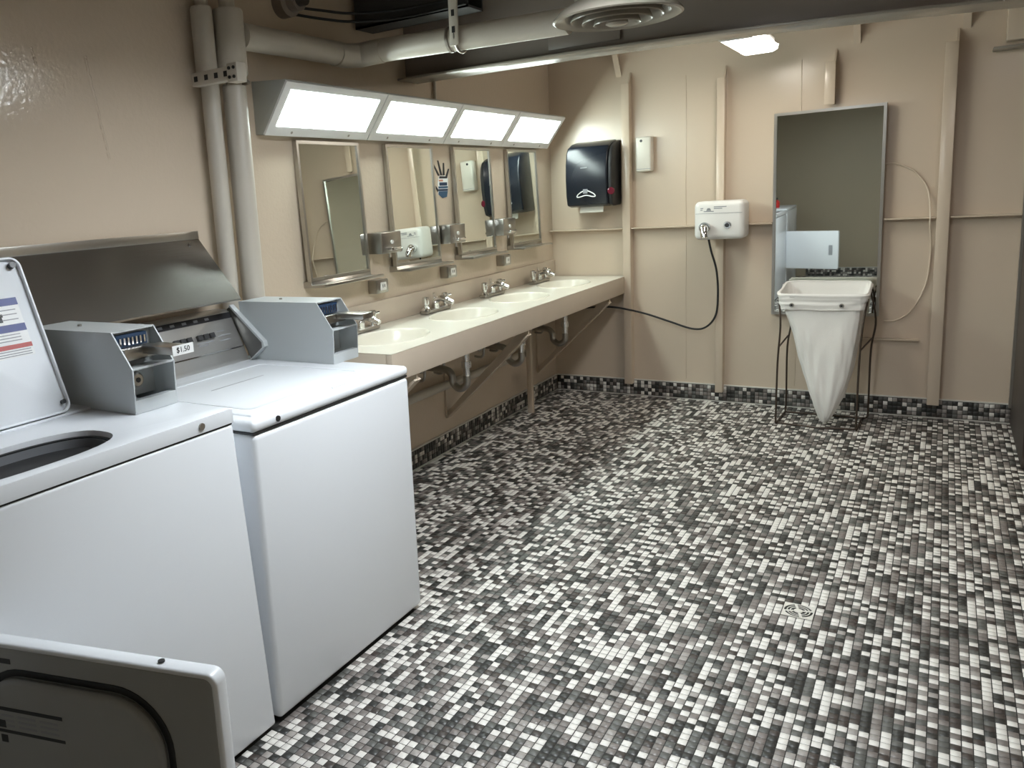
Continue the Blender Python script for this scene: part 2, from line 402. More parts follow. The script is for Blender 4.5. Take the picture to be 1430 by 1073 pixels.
# ------------------------------------------------------------------ pipes in the left corner
P = thing('insulated_pipe', 'thick cream insulated pipe rising beside the vanity lights and turning overhead', 'pipe', (0.09, 2.40, 0.0))
PX1, PY1 = 0.085, 2.385
MB().cyl((PX1, PY1, 0.0), (PX1, PY1, 1.925), 0.045, 28).build('lower_riser', 'pipe_paint', P)
MB().lathe([(0.0, 2.23), (0.054, 2.228), (0.058, 2.22), (0.058, 1.995), (0.052, 1.985), (0.0, 1.985)], (PX1, PY1, -.025), 28).build('upper_riser', 'pipe_paint', P)
MB().cyl((PX1, PY1, 1.90), (PX1, PY1, ZC - .001), 0.030, 20).build('bare_pipe', 'pipe_paint', P)
ypipe = [(0.10, 2.43, 2.112), (0.10, 2.80, 2.114), (0.10, 3.02, 2.116)]
MB().cyl(ypipe[0], (0.10, 3.06, 2.116), 0.050, 28).build('wall_run', 'pipe_paint', P)
MB().tube([(0.10, 3.02, 2.112), (0.10, 3.10, 2.112), (0.135, 3.16, 2.115), (0.19, 3.17, 2.12), (0.26, 3.17, 2.12)], 0.053, 24).build('elbow', 'pipe_paint', P)
MB().cyl((0.22, 3.17, 2.122), (1.125, 3.17, 2.10), 0.050, 28).build('overhead_run', 'pipe_paint', P)
MB().cyl((0.60, 3.17, 2.113), (0.612, 3.17, 2.113), 0.055, 28).build('pipe_band', 'dull_chrome', P)
P2 = thing('thin_pipe', 'thinner cream pipe rising beside the thick insulated pipe', 'pipe', (0.06, 2.29, 0.0))
MB().cyl((0.055, 2.288, 0.0), (0.055, 2.288, 1.93), 0.034, 22).build('lower_riser', 'pipe_paint', P2)
MB().lathe([(0.0, 2.23), (0.036, 2.228), (0.040, 2.22), (0.040, 1.995), (0.036, 1.985), (0.0, 1.985)], (0.055, 2.280, -.025), 24).build('upper_riser', 'pipe_paint', P2)
MB().cyl((0.055, 2.285, 1.92), (0.055, 2.285, ZC - .001), 0.024, 18).build('bare_pipe', 'pipe_paint', P2)
ST = thing('strut_channel', 'slotted cream strut channel clamping the two vertical pipes to the wall', 'pipe clamp', (0.1, 2.3, 1.955))
MB().box(0.048, 0.250, 2.205, 2.240, 1.915, 1.962).build('channel', 'pipe_paint', ST, bevel=.002)
for x_ in (0.062, 0.115, 0.165, 0.212):
    MB().box(x_, x_ + 0.018, 2.2043, 2.2052, 1.929, 1.948).build('slot', 'black_matte', ST, smooth=0)
MB().box(0.235, 0.285, 2.197, 2.245, 1.905, 1.970).build('clamp_plate', 'pipe_paint', ST, bevel=.003)
for zz in (1.922, 1.953):
    for x_ in (0.249, 0.271): MB().cyl((x_, 2.1975, zz), (x_, 2.193, zz), 0.006, 8).build('bolt', 'black_matte', ST)
MB().tube(spline([(0.16, 2.238, 1.94), (0.15, 2.30, 1.94), (0.150, 2.38, 1.94), (0.10, 2.445, 1.94), (0.02, 2.43, 1.94), (0.004, 2.41, 1.94)], 6), 0.006, 8).build('clamp_strap', 'dull_chrome', ST)
HG = thing('pipe_hanger', 'slotted metal strap hanging the overhead pipe from the deck', 'pipe hanger', (0.66, 3.1, 2.3))
MB().box(0.63, 0.67, 3.108, 3.118, 2.075, ZC - .001).build('strap', 'pipe_paint', HG, bevel=.002)
for zz in (2.125, 2.19): MB().box(0.643, 0.657, 3.1065, 3.108, zz, zz + 0.025).build('slot', 'black_matte', HG, smooth=0)
MB().tube([(0.65, 3.17 + 0.058 * math.cos(a), 2.112 + 0.058 * math.sin(a)) for a in [math.radians(d) for d in range(160, 400, 12)]], 0.006, 8).build('saddle', 'dull_chrome', HG)
# dark cable tray and wires above the pipe
CT = thing('cable_tray', 'black overhead cable tray high above the vanity lights', 'cable tray', (0.35, 3.35, 2.3))
MB().box(0.02, 0.62, 3.30, 3.44, 2.262, 2.272).build('pan', 'tray_grey', CT, smooth=0)
MB().box(0.02, 0.62, 3.30, 3.308, 2.262, 2.41).build('side_rail', 'tray_grey', CT, smooth=0)
MB().box(0.02, 0.62, 3.432, 3.44, 2.262, ZC - .001).build('side_rail', 'tray_grey', CT, smooth=0)
for k in range(2):
    tag(MB().tube(spline([(0.01, 2.86, 2.27 + k * .03), (0.06, 3.0, 2.262 + k * .035), (0.12, 3.15, 2.262 + k * .035), (0.30, 3.28, 2.268 + k * .035), (0.62, 3.285, 2.272 + k * .03)], 6), 0.006, 8).build('overhead_cable', 'black_matte'), ('lower' if k == 0 else 'upper') + ' black cable drooping from the round wall fitting to the tray', 'cable', 'black overhead cables')
WF = thing('wall_fitting', 'round brown pipe fitting stub high on the left wall above the pipe', 'pipe fitting', (0.05, 2.80, 2.30))
MB().lathe([(0.0, 0.0), (0.062, 0.0), (0.062, 0.05), (0.045, 0.06), (0.045, 0.10), (0, 0.10)], (0.001, 2.80, 2.305), 28, (1, 0, 0)).build('flange', 'overhead_paint', WF)
MB().lathe([(0.0, 0.10), (0.030, 0.10), (0.030, 0.13), (0, 0.13)], (0.001, 2.80, 2.305), 20, (1, 0, 0)).build('plug', 'brown_partition', WF)
# vertical conduit above lights on left wall
tag(MB().cyl((0.012, 4.02, 1.98), (0.012, 4.02, ZC - .002), 0.009, 10).build('conduit', 'pipe_paint'), 'thin vertical conduit on the left wall above the second vanity light', 'conduit')

# ------------------------------------------------------------------ ceiling diffuser
DF = thing('air_diffuser', 'round cream ceiling air diffuser with concentric rings', 'air vent', (1.36, 3.02, 2.05))
dc = (1.365, 3.02, 2.05)
MB().lathe([(0.135, 0.16), (0.150, 0.06), (0.205, 0.028), (0.224, 0.006), (0.226, 0.0), (0.218, -0.004), (0.188, 0.004), (0.182, 0.010), (0.150, 0.060)], dc, 56).build('outer_cone', 'beam_paint', DF)
for r, dz in ((0.158, -0.002), (0.118, -0.012), (0.078, -0.020)):
    MB().lathe([(r - .045, dz + 0.060), (r - .012, dz + 0.022), (r, dz), (r + .004, dz - 0.003), (r + .005, dz + 0.001), (r - .006, dz + 0.026), (r - .040, dz + 0.063)], dc, 48).build('ring_vane', 'beam_paint', DF)
MB().lathe([(0.0, -0.026), (0.030, -0.026), (0.040, -0.020), (0.028, 0.02), (0, 0.02)], dc, 32).build('center_cap', 'beam_paint', DF)
MB().lathe([(0.0, 0.085), (0.134, 0.085), (0.134, 0.088), (0, 0.088)], dc, 40).build('dark_throat', 'black_matte', DF)
MB().lathe([(0.135, 0.06), (0.135, ZC - .001 - dc[2])], dc, 40).build('neck_duct', 'overhead_paint', DF)

# ------------------------------------------------------------------ ceiling fluorescent fixtures
def ceiling_lamp(x0, x1, y0, y1, zb, dm, label, light_skirt=True):
    t = thing('ceiling_light', label, 'ceiling light', ((x0 + x1) / 2, (y0 + y1) / 2, zb))
    zt = zb + 0.075
    MB().box(x0 + .02, x1 - .02, y0, y1, zb + 0.035, zt).build('housing', 'fixture_white', t, bevel=.006)
    MB().prism([(x0, zb + .034), (x0 + .006, zb + .012), (x0 + .03, zb), (x1 - .03, zb), (x1 - .006, zb + .012), (x1, zb + .034)], 'y', y0 + .012, y1 - .012).build('diffuser', dm, t, bevel=.004)
    for ya, yb in ((y0, y0 + .012), (y1 - .012, y1)):
        MB().prism([(x0 - .003, zb + .036), (x0 + .004, zb + .010), (x0 + .03, zb - .003), (x1 - .03, zb - .003), (x1 - .004, zb + .010), (x1 + .003, zb + .036)], 'y', ya, yb).build('end_cap', 'fixture_white', t)
    if light_skirt:  # added out-of-view skirts, keep the lamp's light off the upper walls
        MB().box(x0 - .008, x0 - .002, y0 - .008, y1 + .008, zb - .030, zt).box(x1 + .002, x1 + .008, y0 - .008, y1 + .008, zb - .030, zt).box(x0 - .008, x1 + .008, y0 - .008, y0 - .002, zb - .030, zt).box(x0 - .008, x1 + .008, y1 + .002, y1 + .008, zb - .030, zt).build('added_light_skirt', 'fixture_white', t, smooth=0)
    for yy in (y0 + 0.12, y1 - 0.12):
        MB().cyl(((x0 + x1) / 2, yy, zt - .002), ((x0 + x1) / 2, yy, ZC - .001), 0.008, 10).build('stem', 'dull_chrome', t)
    return t
ceiling_lamp(1.36, 1.56, 4.55, 5.17, 2.150, 'back_diffuser', 'small glowing ceiling light near the back wall above the mirror', False)
ceiling_lamp(1.38, 1.68, 1.50, 2.55, 2.18, 'ceiling_diffuser', 'long fluorescent ceiling light above the open floor by the washers')
ceiling_lamp(2.60, 2.84, 3.65, 4.2, 2.24, 'right_diffuser', 'long fluorescent ceiling light at the right above the frame edge')

# ------------------------------------------------------------------ vanity lights
VY0, VW = 2.57, 0.7215
pa, pb = (0.045, 1.757), (0.185, 1.950)       # lower and upper edge of the sloped front (x,z)
ev = Vector((pb[0] - pa[0], 0, pb[1] - pa[1])); LV = ev.length; ev.normalize(); nv = Vector((ev.z, 0, -ev.x))
def slope_box(m_, s0, s1, y0, y1, d0, d1):
    vs = []
    for d in (d0, d1):
        for (s, y) in ((s0, y0), (s1, y0), (s1, y1), (s0, y1)):
            p = Vector((pa[0], y, pa[1])) + ev * s + nv * d; vs.append(p[:])
    return m_.add(vs, [(0, 1, 2, 3), (4, 7, 6, 5), (0, 4, 5, 1), (1, 5, 6, 2), (2, 6, 7, 3), (3, 7, 4, 0)])
VL = ['first vanity light from the pipes, above the mirror nearest the washers', 'second vanity light from the pipes, above the second wall mirror',
      'third vanity light from the pipes, above the mirror beside the hand sticker', 'fourth vanity light, nearest the back wall corner']
y0 = VY0
vt = thing('vanity_light', VL[0], 'wall light', (0.0, y0, 1.76), 'four sloped vanity lights in a row over the mirrors')
g = 0.0035
MB().prism([(0.001, 1.760), (pa[0] - .004, pa[1] + .002), (pb[0] - .004, pb[1] - .001), (pb[0] - .004, 1.957), (0.001, 1.970)], 'y', y0 + g, y0 + VW - g).build('housing', 'fixture_grey', vt, bevel=.001)
m_ = MB()
slope_box(m_, 0.0, 0.046, y0 + g, y0 + VW - g, -.004, .005); slope_box(m_, LV - 0.034, LV, y0 + g, y0 + VW - g, -.004, .005)
slope_box(m_, 0.046, LV - 0.034, y0 + g, y0 + 0.050, -.004, .005); slope_box(m_, 0.046, LV - 0.034, y0 + VW - 0.050, y0 + VW - g, -.004, .005)
fr = m_.build('front_frame', 'fixture_white', vt, smooth=0)
for yy in (0.16, VW - 0.16):
    p = Vector((pa[0], y0 + yy, pa[1])) + ev * 0.018 + nv * 0.005
    MB().cyl(p[:], (p + nv * 0.002)[:], 0.006, 10).build('screw', 'dull_chrome', fr)
slope_box(MB(), 0.044, LV - 0.032, y0 + 0.048, y0 + VW - 0.048, -.003, .0060).build('diffuser', 'vanity_diffuser', vt, smooth=0)
for k in range(1, 4): dup(vt, (0.0, VY0 + k * VW, 1.76), VL[k])

# ------------------------------------------------------------------ wall mirrors with shelves
ML = ['wall mirror with steel shelf nearest the washers, first of four', 'wall mirror with steel shelf, second of four, reflecting the hand dryer',
      'wall mirror with steel shelf right beside the hand-shaped sticker, third of four', 'wall mirror with steel shelf nearest the back wall corner, reflecting the black dispenser']
MYS = [2.795, 3.483, 4.168, 4.862]; MW = 0.457
y0 = MYS[0]; zb, zt = 1.128, 1.742
TILT = math.radians(2.2)
Mt = Matrix.Translation((0.006, 0, zt)) @ Matrix.Rotation(-TILT, 4, 'Y') @ Matrix.Translation((-0.006, 0, -zt))
mt = thing('wall_mirror', ML[0], 'mirror', (0.0, y0, zb), 'four framed mirrors over the sinks')
def ry(m_): return m_.tr(Mt)
fw = 0.014
ry(MB().box(0.006, 0.018, y0 + .004, y0 + MW - .004, zb + .004, zt - .004)).build('glass', 'mirror_glass', mt, smooth=0)
m_ = MB(); m_.box(0.002, 0.024, y0, y0 + fw, zb, zt); m_.box(0.002, 0.024, y0 + MW - fw, y0 + MW, zb, zt)
m_.box(0.002, 0.024, y0 + fw, y0 + MW - fw, zt - fw, zt); m_.box(0.002, 0.024, y0 + fw, y0 + MW - fw, zb, zb + fw)
ry(m_).build('frame', 'frame_grey', mt, smooth=0)
MB().prism([(0.001, 1.128), (0.001, 1.10), (0.125, 1.104), (0.125, 1.116), (0.050, 1.112), (0.046, 1.128)], 'y', y0, y0 + MW).build('shelf', 'steel', mt, bevel=.0015)
MB().prism([(0.002, 1.128), (0.0465, 1.128), (0.026, 1.20), (0.002, 1.45)], 'y', y0 + 0.10, y0 + 0.13).build('bracket', 'steel', mt, smooth=0)
for k in range(1, 4): dup(mt, (0.0, MYS[k], zb), ML[k])

# soap dispensers
SL = ['steel soap dispenser box between the first and second mirrors', 'steel soap dispenser box below the hand-shaped sticker', 'steel soap dispenser box between the third and fourth mirrors']
SY = [3.285, 3.955, 4.62]; y0 = SY[0]
sd = thing('soap_dispenser', SL[0], 'soap dispenser', (0.0, y0, 1.205), 'steel soap dispensers between the mirrors')
MB().box(0.001, 0.100, y0, y0 + 0.175, 1.208, 1.312).build('body', 'steel', sd, bevel=.005)
MB().cyl((0.100, y0 + 0.088, 1.262), (0.106, y0 + 0.088, 1.262), 0.010, 14).build('sight_glass', 'white_plastic', sd)
MB().box(0.100, 0.128, y0 + 0.045, y0 + 0.135, 1.222, 1.236).build('push_bar', 'chrome', sd, bevel=.004)
MB().cyl((0.085, y0 + 0.088, 1.212), (0.085, y0 + 0.088, 1.186), 0.008, 12).build('spout', 'chrome', sd)
for k in (1, 2): dup(sd, (0.0, SY[k], 1.205), SL[k])

# outlets
OL = ['surface-mounted outlet box under the first mirror, nearest the washers', 'surface-mounted outlet box under the second soap dispenser', 'surface-mounted outlet box under the third soap dispenser, nearest the corner']
OY = [3.285, 3.99, 4.70]; y0 = OY[0]
ob = thing('outlet_box', OL[0], 'outlet', (0.0, y0, 1.01), 'outlet boxes above the backsplash')
MB().box(0.001, 0.050, y0, y0 + 0.105, 1.012, 1.080).build('box', 'dull_chrome', ob, bevel=.003)
pl = MB().box(0.050, 0.054, y0 + 0.004, y0 + 0.101, 1.016, 1.076).build('cover_plate', 'steel', ob, bevel=.001)
rc = MB().box(0.054, 0.058, y0 + 0.030, y0 + 0.080, 1.026, 1.066).build('receptacle', 'white_plastic', ob, bevel=.002)
for dy in (0.045, 0.061): MB().box(0.058, 0.0586, y0 + dy, y0 + dy + 0.005, 1.04, 1.055).build('slot', 'black_matte', rc, smooth=0)
for k in (1, 2): dup(ob, (0.0, OY[k], 1.01), OL[k])

# hand-shaped sticker
hs = thing('hand_sticker', 'hand-shaped sticker with dark fingers and blue palm on the wall', 'sticker', (0.0, 4.05, 1.46))
def hp(pts, name, m, d=0.0016): MB().prism([(3.948 + u * 0.205, 1.455 + v * 0.215) for u, v in pts], 'x', 0.0002, d).build(name, m, hs, smooth=0)
hp([(.33, .12), (.55, .02), (.80, .05), (.88, .28), (.90, .56), (.80, .60), (.42, .60), (.34, .42)], 'palm', 'print_white', .0010)
hp([(.34, .13), (.55, .02), (.80, .05), (.86, .20), (.36, .20)], 'palm_base', 'print_steel_blue')
hp([(.36, .205), (.86, .205), (.87, .26), (.35, .26)], 'text_band', 'print_navy')
hp([(.36, .275), (.87, .275), (.87, .33), (.36, .33)], 'text_band', 'print_steel_blue')
hp([(.42, .345), (.84, .345), (.84, .43), (.42, .43)], 'text_band', 'print_navy')
hp([(.42, .53), (.86, .53), (.88, .585), (.44, .59)], 'text_band', 'print_black')
hp([(.40, .455), (.62, .455), (.62, .50), (.40, .50)], 'text_band', 'print_orange')
hp([(.05, .42), (.10, .44), (.36, .24), (.33, .18)], 'thumb', 'print_black')
for a, b in (((.14, .90), (.42, .60)), ((.40, .99), (.55, .61)), ((.70, .93), (.68, .61)), ((.97, .78), (.82, .58))):
    dx = .035
    hp([(a[0] - dx, a[1]), (a[0] + dx, a[1]), (b[0] + .055, b[1]), (b[0] - .055, b[1])], 'finger', 'print_black')

# ------------------------------------------------------------------ sink counter
CZ = 0.851; CXF = 0.545; CY0 = 2.66; CY1 = YB - 0.014
ct = thing('sink_counter', 'long cream sink counter with four molded oval basins along the left wall', 'counter', (0.27, 4.1, 0.73))
SC = [3.03, 3.735, 4.42, 5.11]; edges = [CY0, 3.38, 4.075, 4.765, CY1]
for k in range(4):
    ya, yb = edges[k], edges[k + 1]; cx, cy = 0.285, SC[k]; ax, ay = 0.165, 0.235; n = 64
    ell = [(cx + ax * math.cos(2 * math.pi * j / n), cy + ay * math.sin(2 * math.pi * j / n)) for j in range(n)]
    rect = []
    for j in range(n):
        a = 2 * math.pi * j / n; dx, dy = math.cos(a), math.sin(a)
        tx = ((CXF if dx > 0 else 0.001) - cx) / dx if abs(dx) > 1e-9 else 1e9; ty = ((yb if dy > 0 else ya) - cy) / dy if abs(dy) > 1e-9 else 1e9
        t_ = min(tx, ty); rect.append((cx + dx * t_, cy + dy * t_))
    # make sure the corners are present
    for (qx, qy) in ((CXF, yb), (0.001, yb), (0.001, ya), (CXF, ya)):
        j = min(range(n), key=lambda q: (rect[q][0] - qx) ** 2 + (rect[q][1] - qy) ** 2); rect[j] = (qx, qy)
    m_ = MB(); vs = [(x, y, CZ) for x, y in rect] + [(x, y, CZ) for x, y in ell]
    m_.add(vs, [(j, (j + 1) % n, n + (j + 1) % n, n + j) for j in range(n)])
    m_.build('deck', 'counter_top', ct, smooth=0)
    prof = [(1.0, 0), (0.985, 0.004), (0.965, 0.002), (0.94, -0.008), (0.90, -0.03), (0.82, -0.065), (0.68, -0.095), (0.45, -0.112), (0.15, -0.118), (0.10, -0.120)]
    vs = []; fs = []
    for (r, h) in prof: vs += [(cx + ax * r * math.cos(2 * math.pi * j / n), cy + ay * r * math.sin(2 * math.pi * j / n), CZ + h) for j in range(n)]
    for i in range(len(prof) - 1): fs += [(i * n + j, i * n + (j + 1) % n, (i + 1) * n + (j + 1) % n, (i + 1) * n + j) for j in range(n)]
    bs = MB().add(vs, fs).build('basin', 'counter_top', ct, smooth=60)
    MB().lathe([(0.0, -0.117), (0.018, -0.117), (0.024, -0.119), (0.024, -0.13), (0, -0.13)], (cx, cy, CZ), 20).build('drain', 'chrome', bs)
MB().box(CXF - 0.030, CXF, CY0, CY1, 0.733, CZ - .0008).build('front_apron', 'counter_edge', ct, bevel=.004)
MB().box(0.001, CXF - 0.0302, CY0, CY0 + 0.025, 0.733, CZ - .0008).build('end_apron', 'counter_edge', ct, bevel=.002)
MB().box(0.001, 0.018, 2.50, CY1, CZ + .0005, 0.970).build('backsplash', 'counter_edge', ct, bevel=.002)

# faucets
FL = ['chrome two-handle faucet at the sink nearest the washers', 'chrome two-handle faucet at the second sink from the washers', 'chrome two-handle faucet at the third sink from the washers', 'chrome two-handle faucet at the sink nearest the back wall']
FY = [3.10, 3.80, 4.48, 5.19]; y0 = FY[0]
fc = thing('faucet', FL[0], 'faucet', (0.075, y0, CZ), 'chrome faucets on the sink counter')
MB().rbox(0.050, 0.100, y0 - 0.13, y0 + 0.13, CZ + .0005, CZ + 0.022, 0.009).build('base_plate', 'dull_chrome', fc)
for sg in (-1, 1):
    yy = y0 + sg * 0.102
    hd = MB().lathe([(0.0, 0.02), (0.024, 0.02), (0.022, 0.032), (0.014, 0.038), (0.014, 0.048), (0.019, 0.052), (0.019, 0.088), (0.014, 0.094), (0, 0.095)], (0.075, yy, CZ), 20).build('handle', 'chrome', fc)
    MB().tube([(0.075, yy, CZ + .078), (0.105, yy + sg * 0.02, CZ + .082)], 0.006, 8).build('lever', 'chrome', hd)
MB().tube(spline([(0.075, y0, CZ + 0.02), (0.077, y0, CZ + 0.055), (0.105, y0, CZ + 0.074), (0.150, y0, CZ + 0.066), (0.185, y0, CZ + 0.052)], 5), [0.020] * 6 + [0.016] * 10 + [0.013] * 5, 14).build('spout', 'chrome', fc)
MB().cyl((0.072, y0, CZ + 0.05), (0.066, y0, CZ + 0.105), 0.007, 10).build('lift_rod', 'chrome', fc)
for k in range(1, 4): dup(fc, (0.075, FY[k], CZ), FL[k])

# ------------------------------------------------------------------ under-counter steelwork and plumbing
BL = ['diagonal steel bracket under the counter near the washers', 'diagonal steel bracket under the middle of the counter', 'diagonal steel bracket under the counter near the back wall']
for k, yb_ in enumerate((2.85, 3.985, 5.28)):
    t = thing('counter_bracket', BL[k], 'bracket', (0.02, yb_, 0.24), 'diagonal brackets holding the sink counter')
    MB().prism([(0.0015, 0.23), (0.012, 0.20), (0.03, 0.215), (0.535, 0.700), (0.535, 0.731), (0.49, 0.731)], 'y', yb_, yb_ + 0.012).build('strut_web', 'wall_paint', t, smooth=0)
    MB().prism([(0.006, 0.205), (0.012, 0.197), (0.538, 0.703), (0.532, 0.710)], 'y', yb_ - 0.018, yb_ + 0.030).build('strut_flange', 'wall_paint', t, smooth=0)
    MB().box(0.0015, 0.012, yb_ - 0.018, yb_ + 0.03, 0.20, 0.731).build('wall_plate', 'wall_paint', t, smooth=0)
TL = ['chrome sink trap under the first basin behind the washer', 'chrome sink trap under the second basin', 'chrome sink trap under the third basin', 'chrome sink trap under the fourth basin by the corner']
tp = thing('sink_trap', TL[0], 'plumbing trap', (0.285, SC[0], 0.5), 'chrome traps under the sinks'); y0 = SC[0]
MB().cyl((0.285, y0, 0.719), (0.285, y0, 0.50), 0.018, 16).build('tailpiece', 'chrome', tp)
MB().cyl((0.285, y0, 0.60), (0.285, y0, 0.565), 0.027, 16).build('slip_nut', 'chrome', tp)
MB().tube(spline([(0.285, y0, 0.52), (0.28, y0, 0.47), (0.24, y0, 0.445), (0.20, y0, 0.47), (0.19, y0, 0.52), (0.15, y0, 0.545), (0.012, y0, 0.55)], 6), 0.020, 14).build('trap_bend', 'dull_chrome', tp)
MB().lathe([(0.0, 0), (0.04, 0), (0.036, 0.008), (0.02, 0.012)], (0.0015, y0, 0.55), 20, (1, 0, 0)).build('wall_flange', 'chrome', tp)
for dy in (-0.1, 0.1):
    MB().tube(spline([(0.02, y0 + dy, 0.50), (0.07, y0 + dy, 0.50), (0.085, y0 + dy, 0.56), (0.08, y0 + dy * .9, 0.72)], 5), 0.008, 10).build('supply_tube', 'dull_chrome', tp)
for k in range(1, 4): dup(tp, (0.285, SC[k], 0.5), TL[k])
tag(MB().cyl((0.06, 2.50, 0.435), (0.06, 5.0, 0.40), 0.024, 16).build('waste_pipe', 'pipe_paint'), 'horizontal cream waste pipe along the wall under the counter', 'pipe')
tag(MB().cyl((0.045, 2.50, 0.62), (0.045, 5.5, 0.62), 0.013, 12).build('supply_pipe', 'pipe_paint'), 'thin horizontal cream supply pipe higher up under the counter', 'pipe')
tag(MB().box(0.090, 0.125, 4.90, 4.935, 0.0005, 0.7325).build('support_post', 'wall_paint', bevel=.004), 'square cream support post under the counter near the third sink', 'support post')

# ------------------------------------------------------------------ sloped steel shroud behind the machines
sp = thing('steel_shroud', 'sloped stainless steel cover panel on the wall behind the washers', 'steel panel', (0.1, 1.2, 1.15))
MB().prism([(0.0015, 1.366), (0.014, 1.362), (0.205, 1.138), (0.205, 1.132), (0.195, 1.132), (0.0015, 1.355)], 'y', 0.2, 2.19).build('panel', 'steel_panel', sp, smooth=0)
MB().box(0.0015, 0.016, 0.2, 2.19, 1.362, 1.392).build('top_flange', 'frame_grey', sp, bevel=.001)
for yy in (2.13, 1.3): MB().cyl((0.03, yy, 1.345), (0.034, yy, 1.347), 0.007, 8).build('rivet', 'chrome', sp)

# ------------------------------------------------------------------ coin boxes (shared builder)
def coin_box(t, xb, xf, ya, yb, zd, zt, slide_label, price, reach=0.09):
    # xf: front x at the base, xb: back; profile in x,z
    dz = zt - zd; kz = zd + dz * 0.55; tx = xf - 0.062
    body = MB(); th = 0.004
    side = [(xb, zd), (xf, zd), (xf + .006, kz), (tx, zt), (xb - .06, zt), (xb - .05, zd + 0.12)]
    body.prism(side, 'y', ya, ya + th); body.prism(side, 'y', yb - th, yb)
    body.prism([(tx, zt), (tx, zt - th), (xb - .06, zt - th), (xb - .06, zt)], 'y', ya + th, yb - th)
    body.prism([(xb - .06, zt - th), (xb - .056, zt - th), (xb - .046, zd + .12), (xb - .05, zd + .12)], 'y', ya + th, yb - th)
    body.box(xf - .02, xf + .001, ya + th, yb - th, zd, zd + 0.035)
    bo = body.build('coin_box', 'enamel_box', t, smooth=0)
    # recessed inner faces
    MB().box(xf - 0.085, xf - 0.080, ya + th, yb - th, zd + .03, zt - th).build('inner_face', 'enamel_box', bo, smooth=0)
    MB().prism([(xf + .004, kz + .004), (xf + .004, kz - .002), (xf - .085, kz - .010), (xf - .085, kz - .004)], 'y', ya + th, yb - th).build('divider', 'enamel_box', bo, smooth=0)
    MB().cyl((tx * .5 + xb * .5 - .07, (ya + yb) / 2, zt), (tx * .5 + xb * .5 - .07, (ya + yb) / 2, zt + .005), .006, 10).build('screw', 'dull_chrome', bo)
    yc = (ya + yb) / 2
    cs = MB().box(xf - 0.080, xf - 0.030, ya + .012, yb - .020, kz + 0.018, kz + 0.050).build('coin_slide', 'dull_chrome', bo, bevel=.003, label=slide_label)
    MB().box(xf - 0.032, xf + reach, yc - .002, yb - .012, kz + 0.030, kz + 0.052).build('slide_handle', 'dull_chrome', cs, bevel=.004)
    # comb of coin slots on a dark blue insert
    MB().box(xf - 0.079, xf - 0.060, ya + .012, yb - .03, kz + 0.051, zt - .012).build('coin_insert', 'print_navy', cs, smooth=0)
    for k in range(7):
        y_ = ya + .020 + k * (yb - ya - .062) / 6
        MB().box(xf - 0.060, xf - 0.056, y_, y_ + .005, kz + 0.056, zt - .020).build('coin_slot', 'chrome', cs, smooth=0)
    lk = MB().lathe([(0.0, 0.026), (0.016, 0.026), (0.021, 0.022), (0.026, 0.0)], (xf - 0.080, yc - .008, zd + .075), 24, (1, 0, 0)).build('lock', 'steel', bo)
    MB().cyl((xf - .054, yc - .008, zd + .075), (xf - .052, yc - .008, zd + .075), .007, 12).build('key_hole', 'dark_plastic', lk)
    if price:
        MB().box(xf + reach + .0002, xf + reach + .0018, yc - .006, yb - .006, kz + 0.029, kz + 0.055).build('price_plate', 'print_white', cs, smooth=0)
        textpart('price_text', price, 0.020, frame_mat((xf + reach + .0022, (yc + yb) / 2 - .006, kz + 0.042), (0, 1, 0), (0, 0, 1)), 'print_black', cs)

FX = 0.853
# ------------------------------------------------------------------ middle washer (closed lid)
m2 = thing('washing_machine', 'white top-loading coin washer with its lid closed, next to the sink counter', 'washing machine', (0.5, 1.9, 0.0), 'coin washers along the left wall')
ya, yb = 1.532, 2.305
MB().rbox(0.10, FX, ya, yb, 0.012, 0.858, 0.016).build('cabinet', 'enamel', m2)
for (a, b) in ((0.16, ya + .06), (0.80, ya + .06), (0.16, yb - .06), (0.80, yb - .06)):
    MB().cyl((a, b, 0.0005), (a, b, 0.02), 0.022, 12).build('foot', 'dark_plastic', m2)
MB().box(0.11, FX - .004, ya + .004, yb - .004, 0.857, 0.864).build('seam', 'black_matte', m2, smooth=0)
MB().rbox(0.10, FX + .001, ya - .001, yb + .001, 0.863, 0.897, 0.014, 4).build('top_deck', 'enamel', m2)
lid = MB().rbox(0.262, FX - .040, ya + .040, 2.205, 0.885, 0.9015, 0.0075, 3).build('lid', 'enamel', m2)
MB().ring(rrect(0.30, FX - .085, ya + .085, 2.16, .03), rrect(0.312, FX - .097, ya + .097, 2.148, .025), 'z', 0.901, 0.9028).build('lid_ridge', 'enamel', lid, smooth=0)
MB().box(0.805, 0.818, 1.93, 2.14, 0.897, 0.901).build('lid_grip', 'enamel', lid, bevel=.001)
MB().cyl((FX, 1.632, 0.882), (FX + .004, 1.632, 0.882), 0.0085, 16).build('plug', 'black_matte', m2)
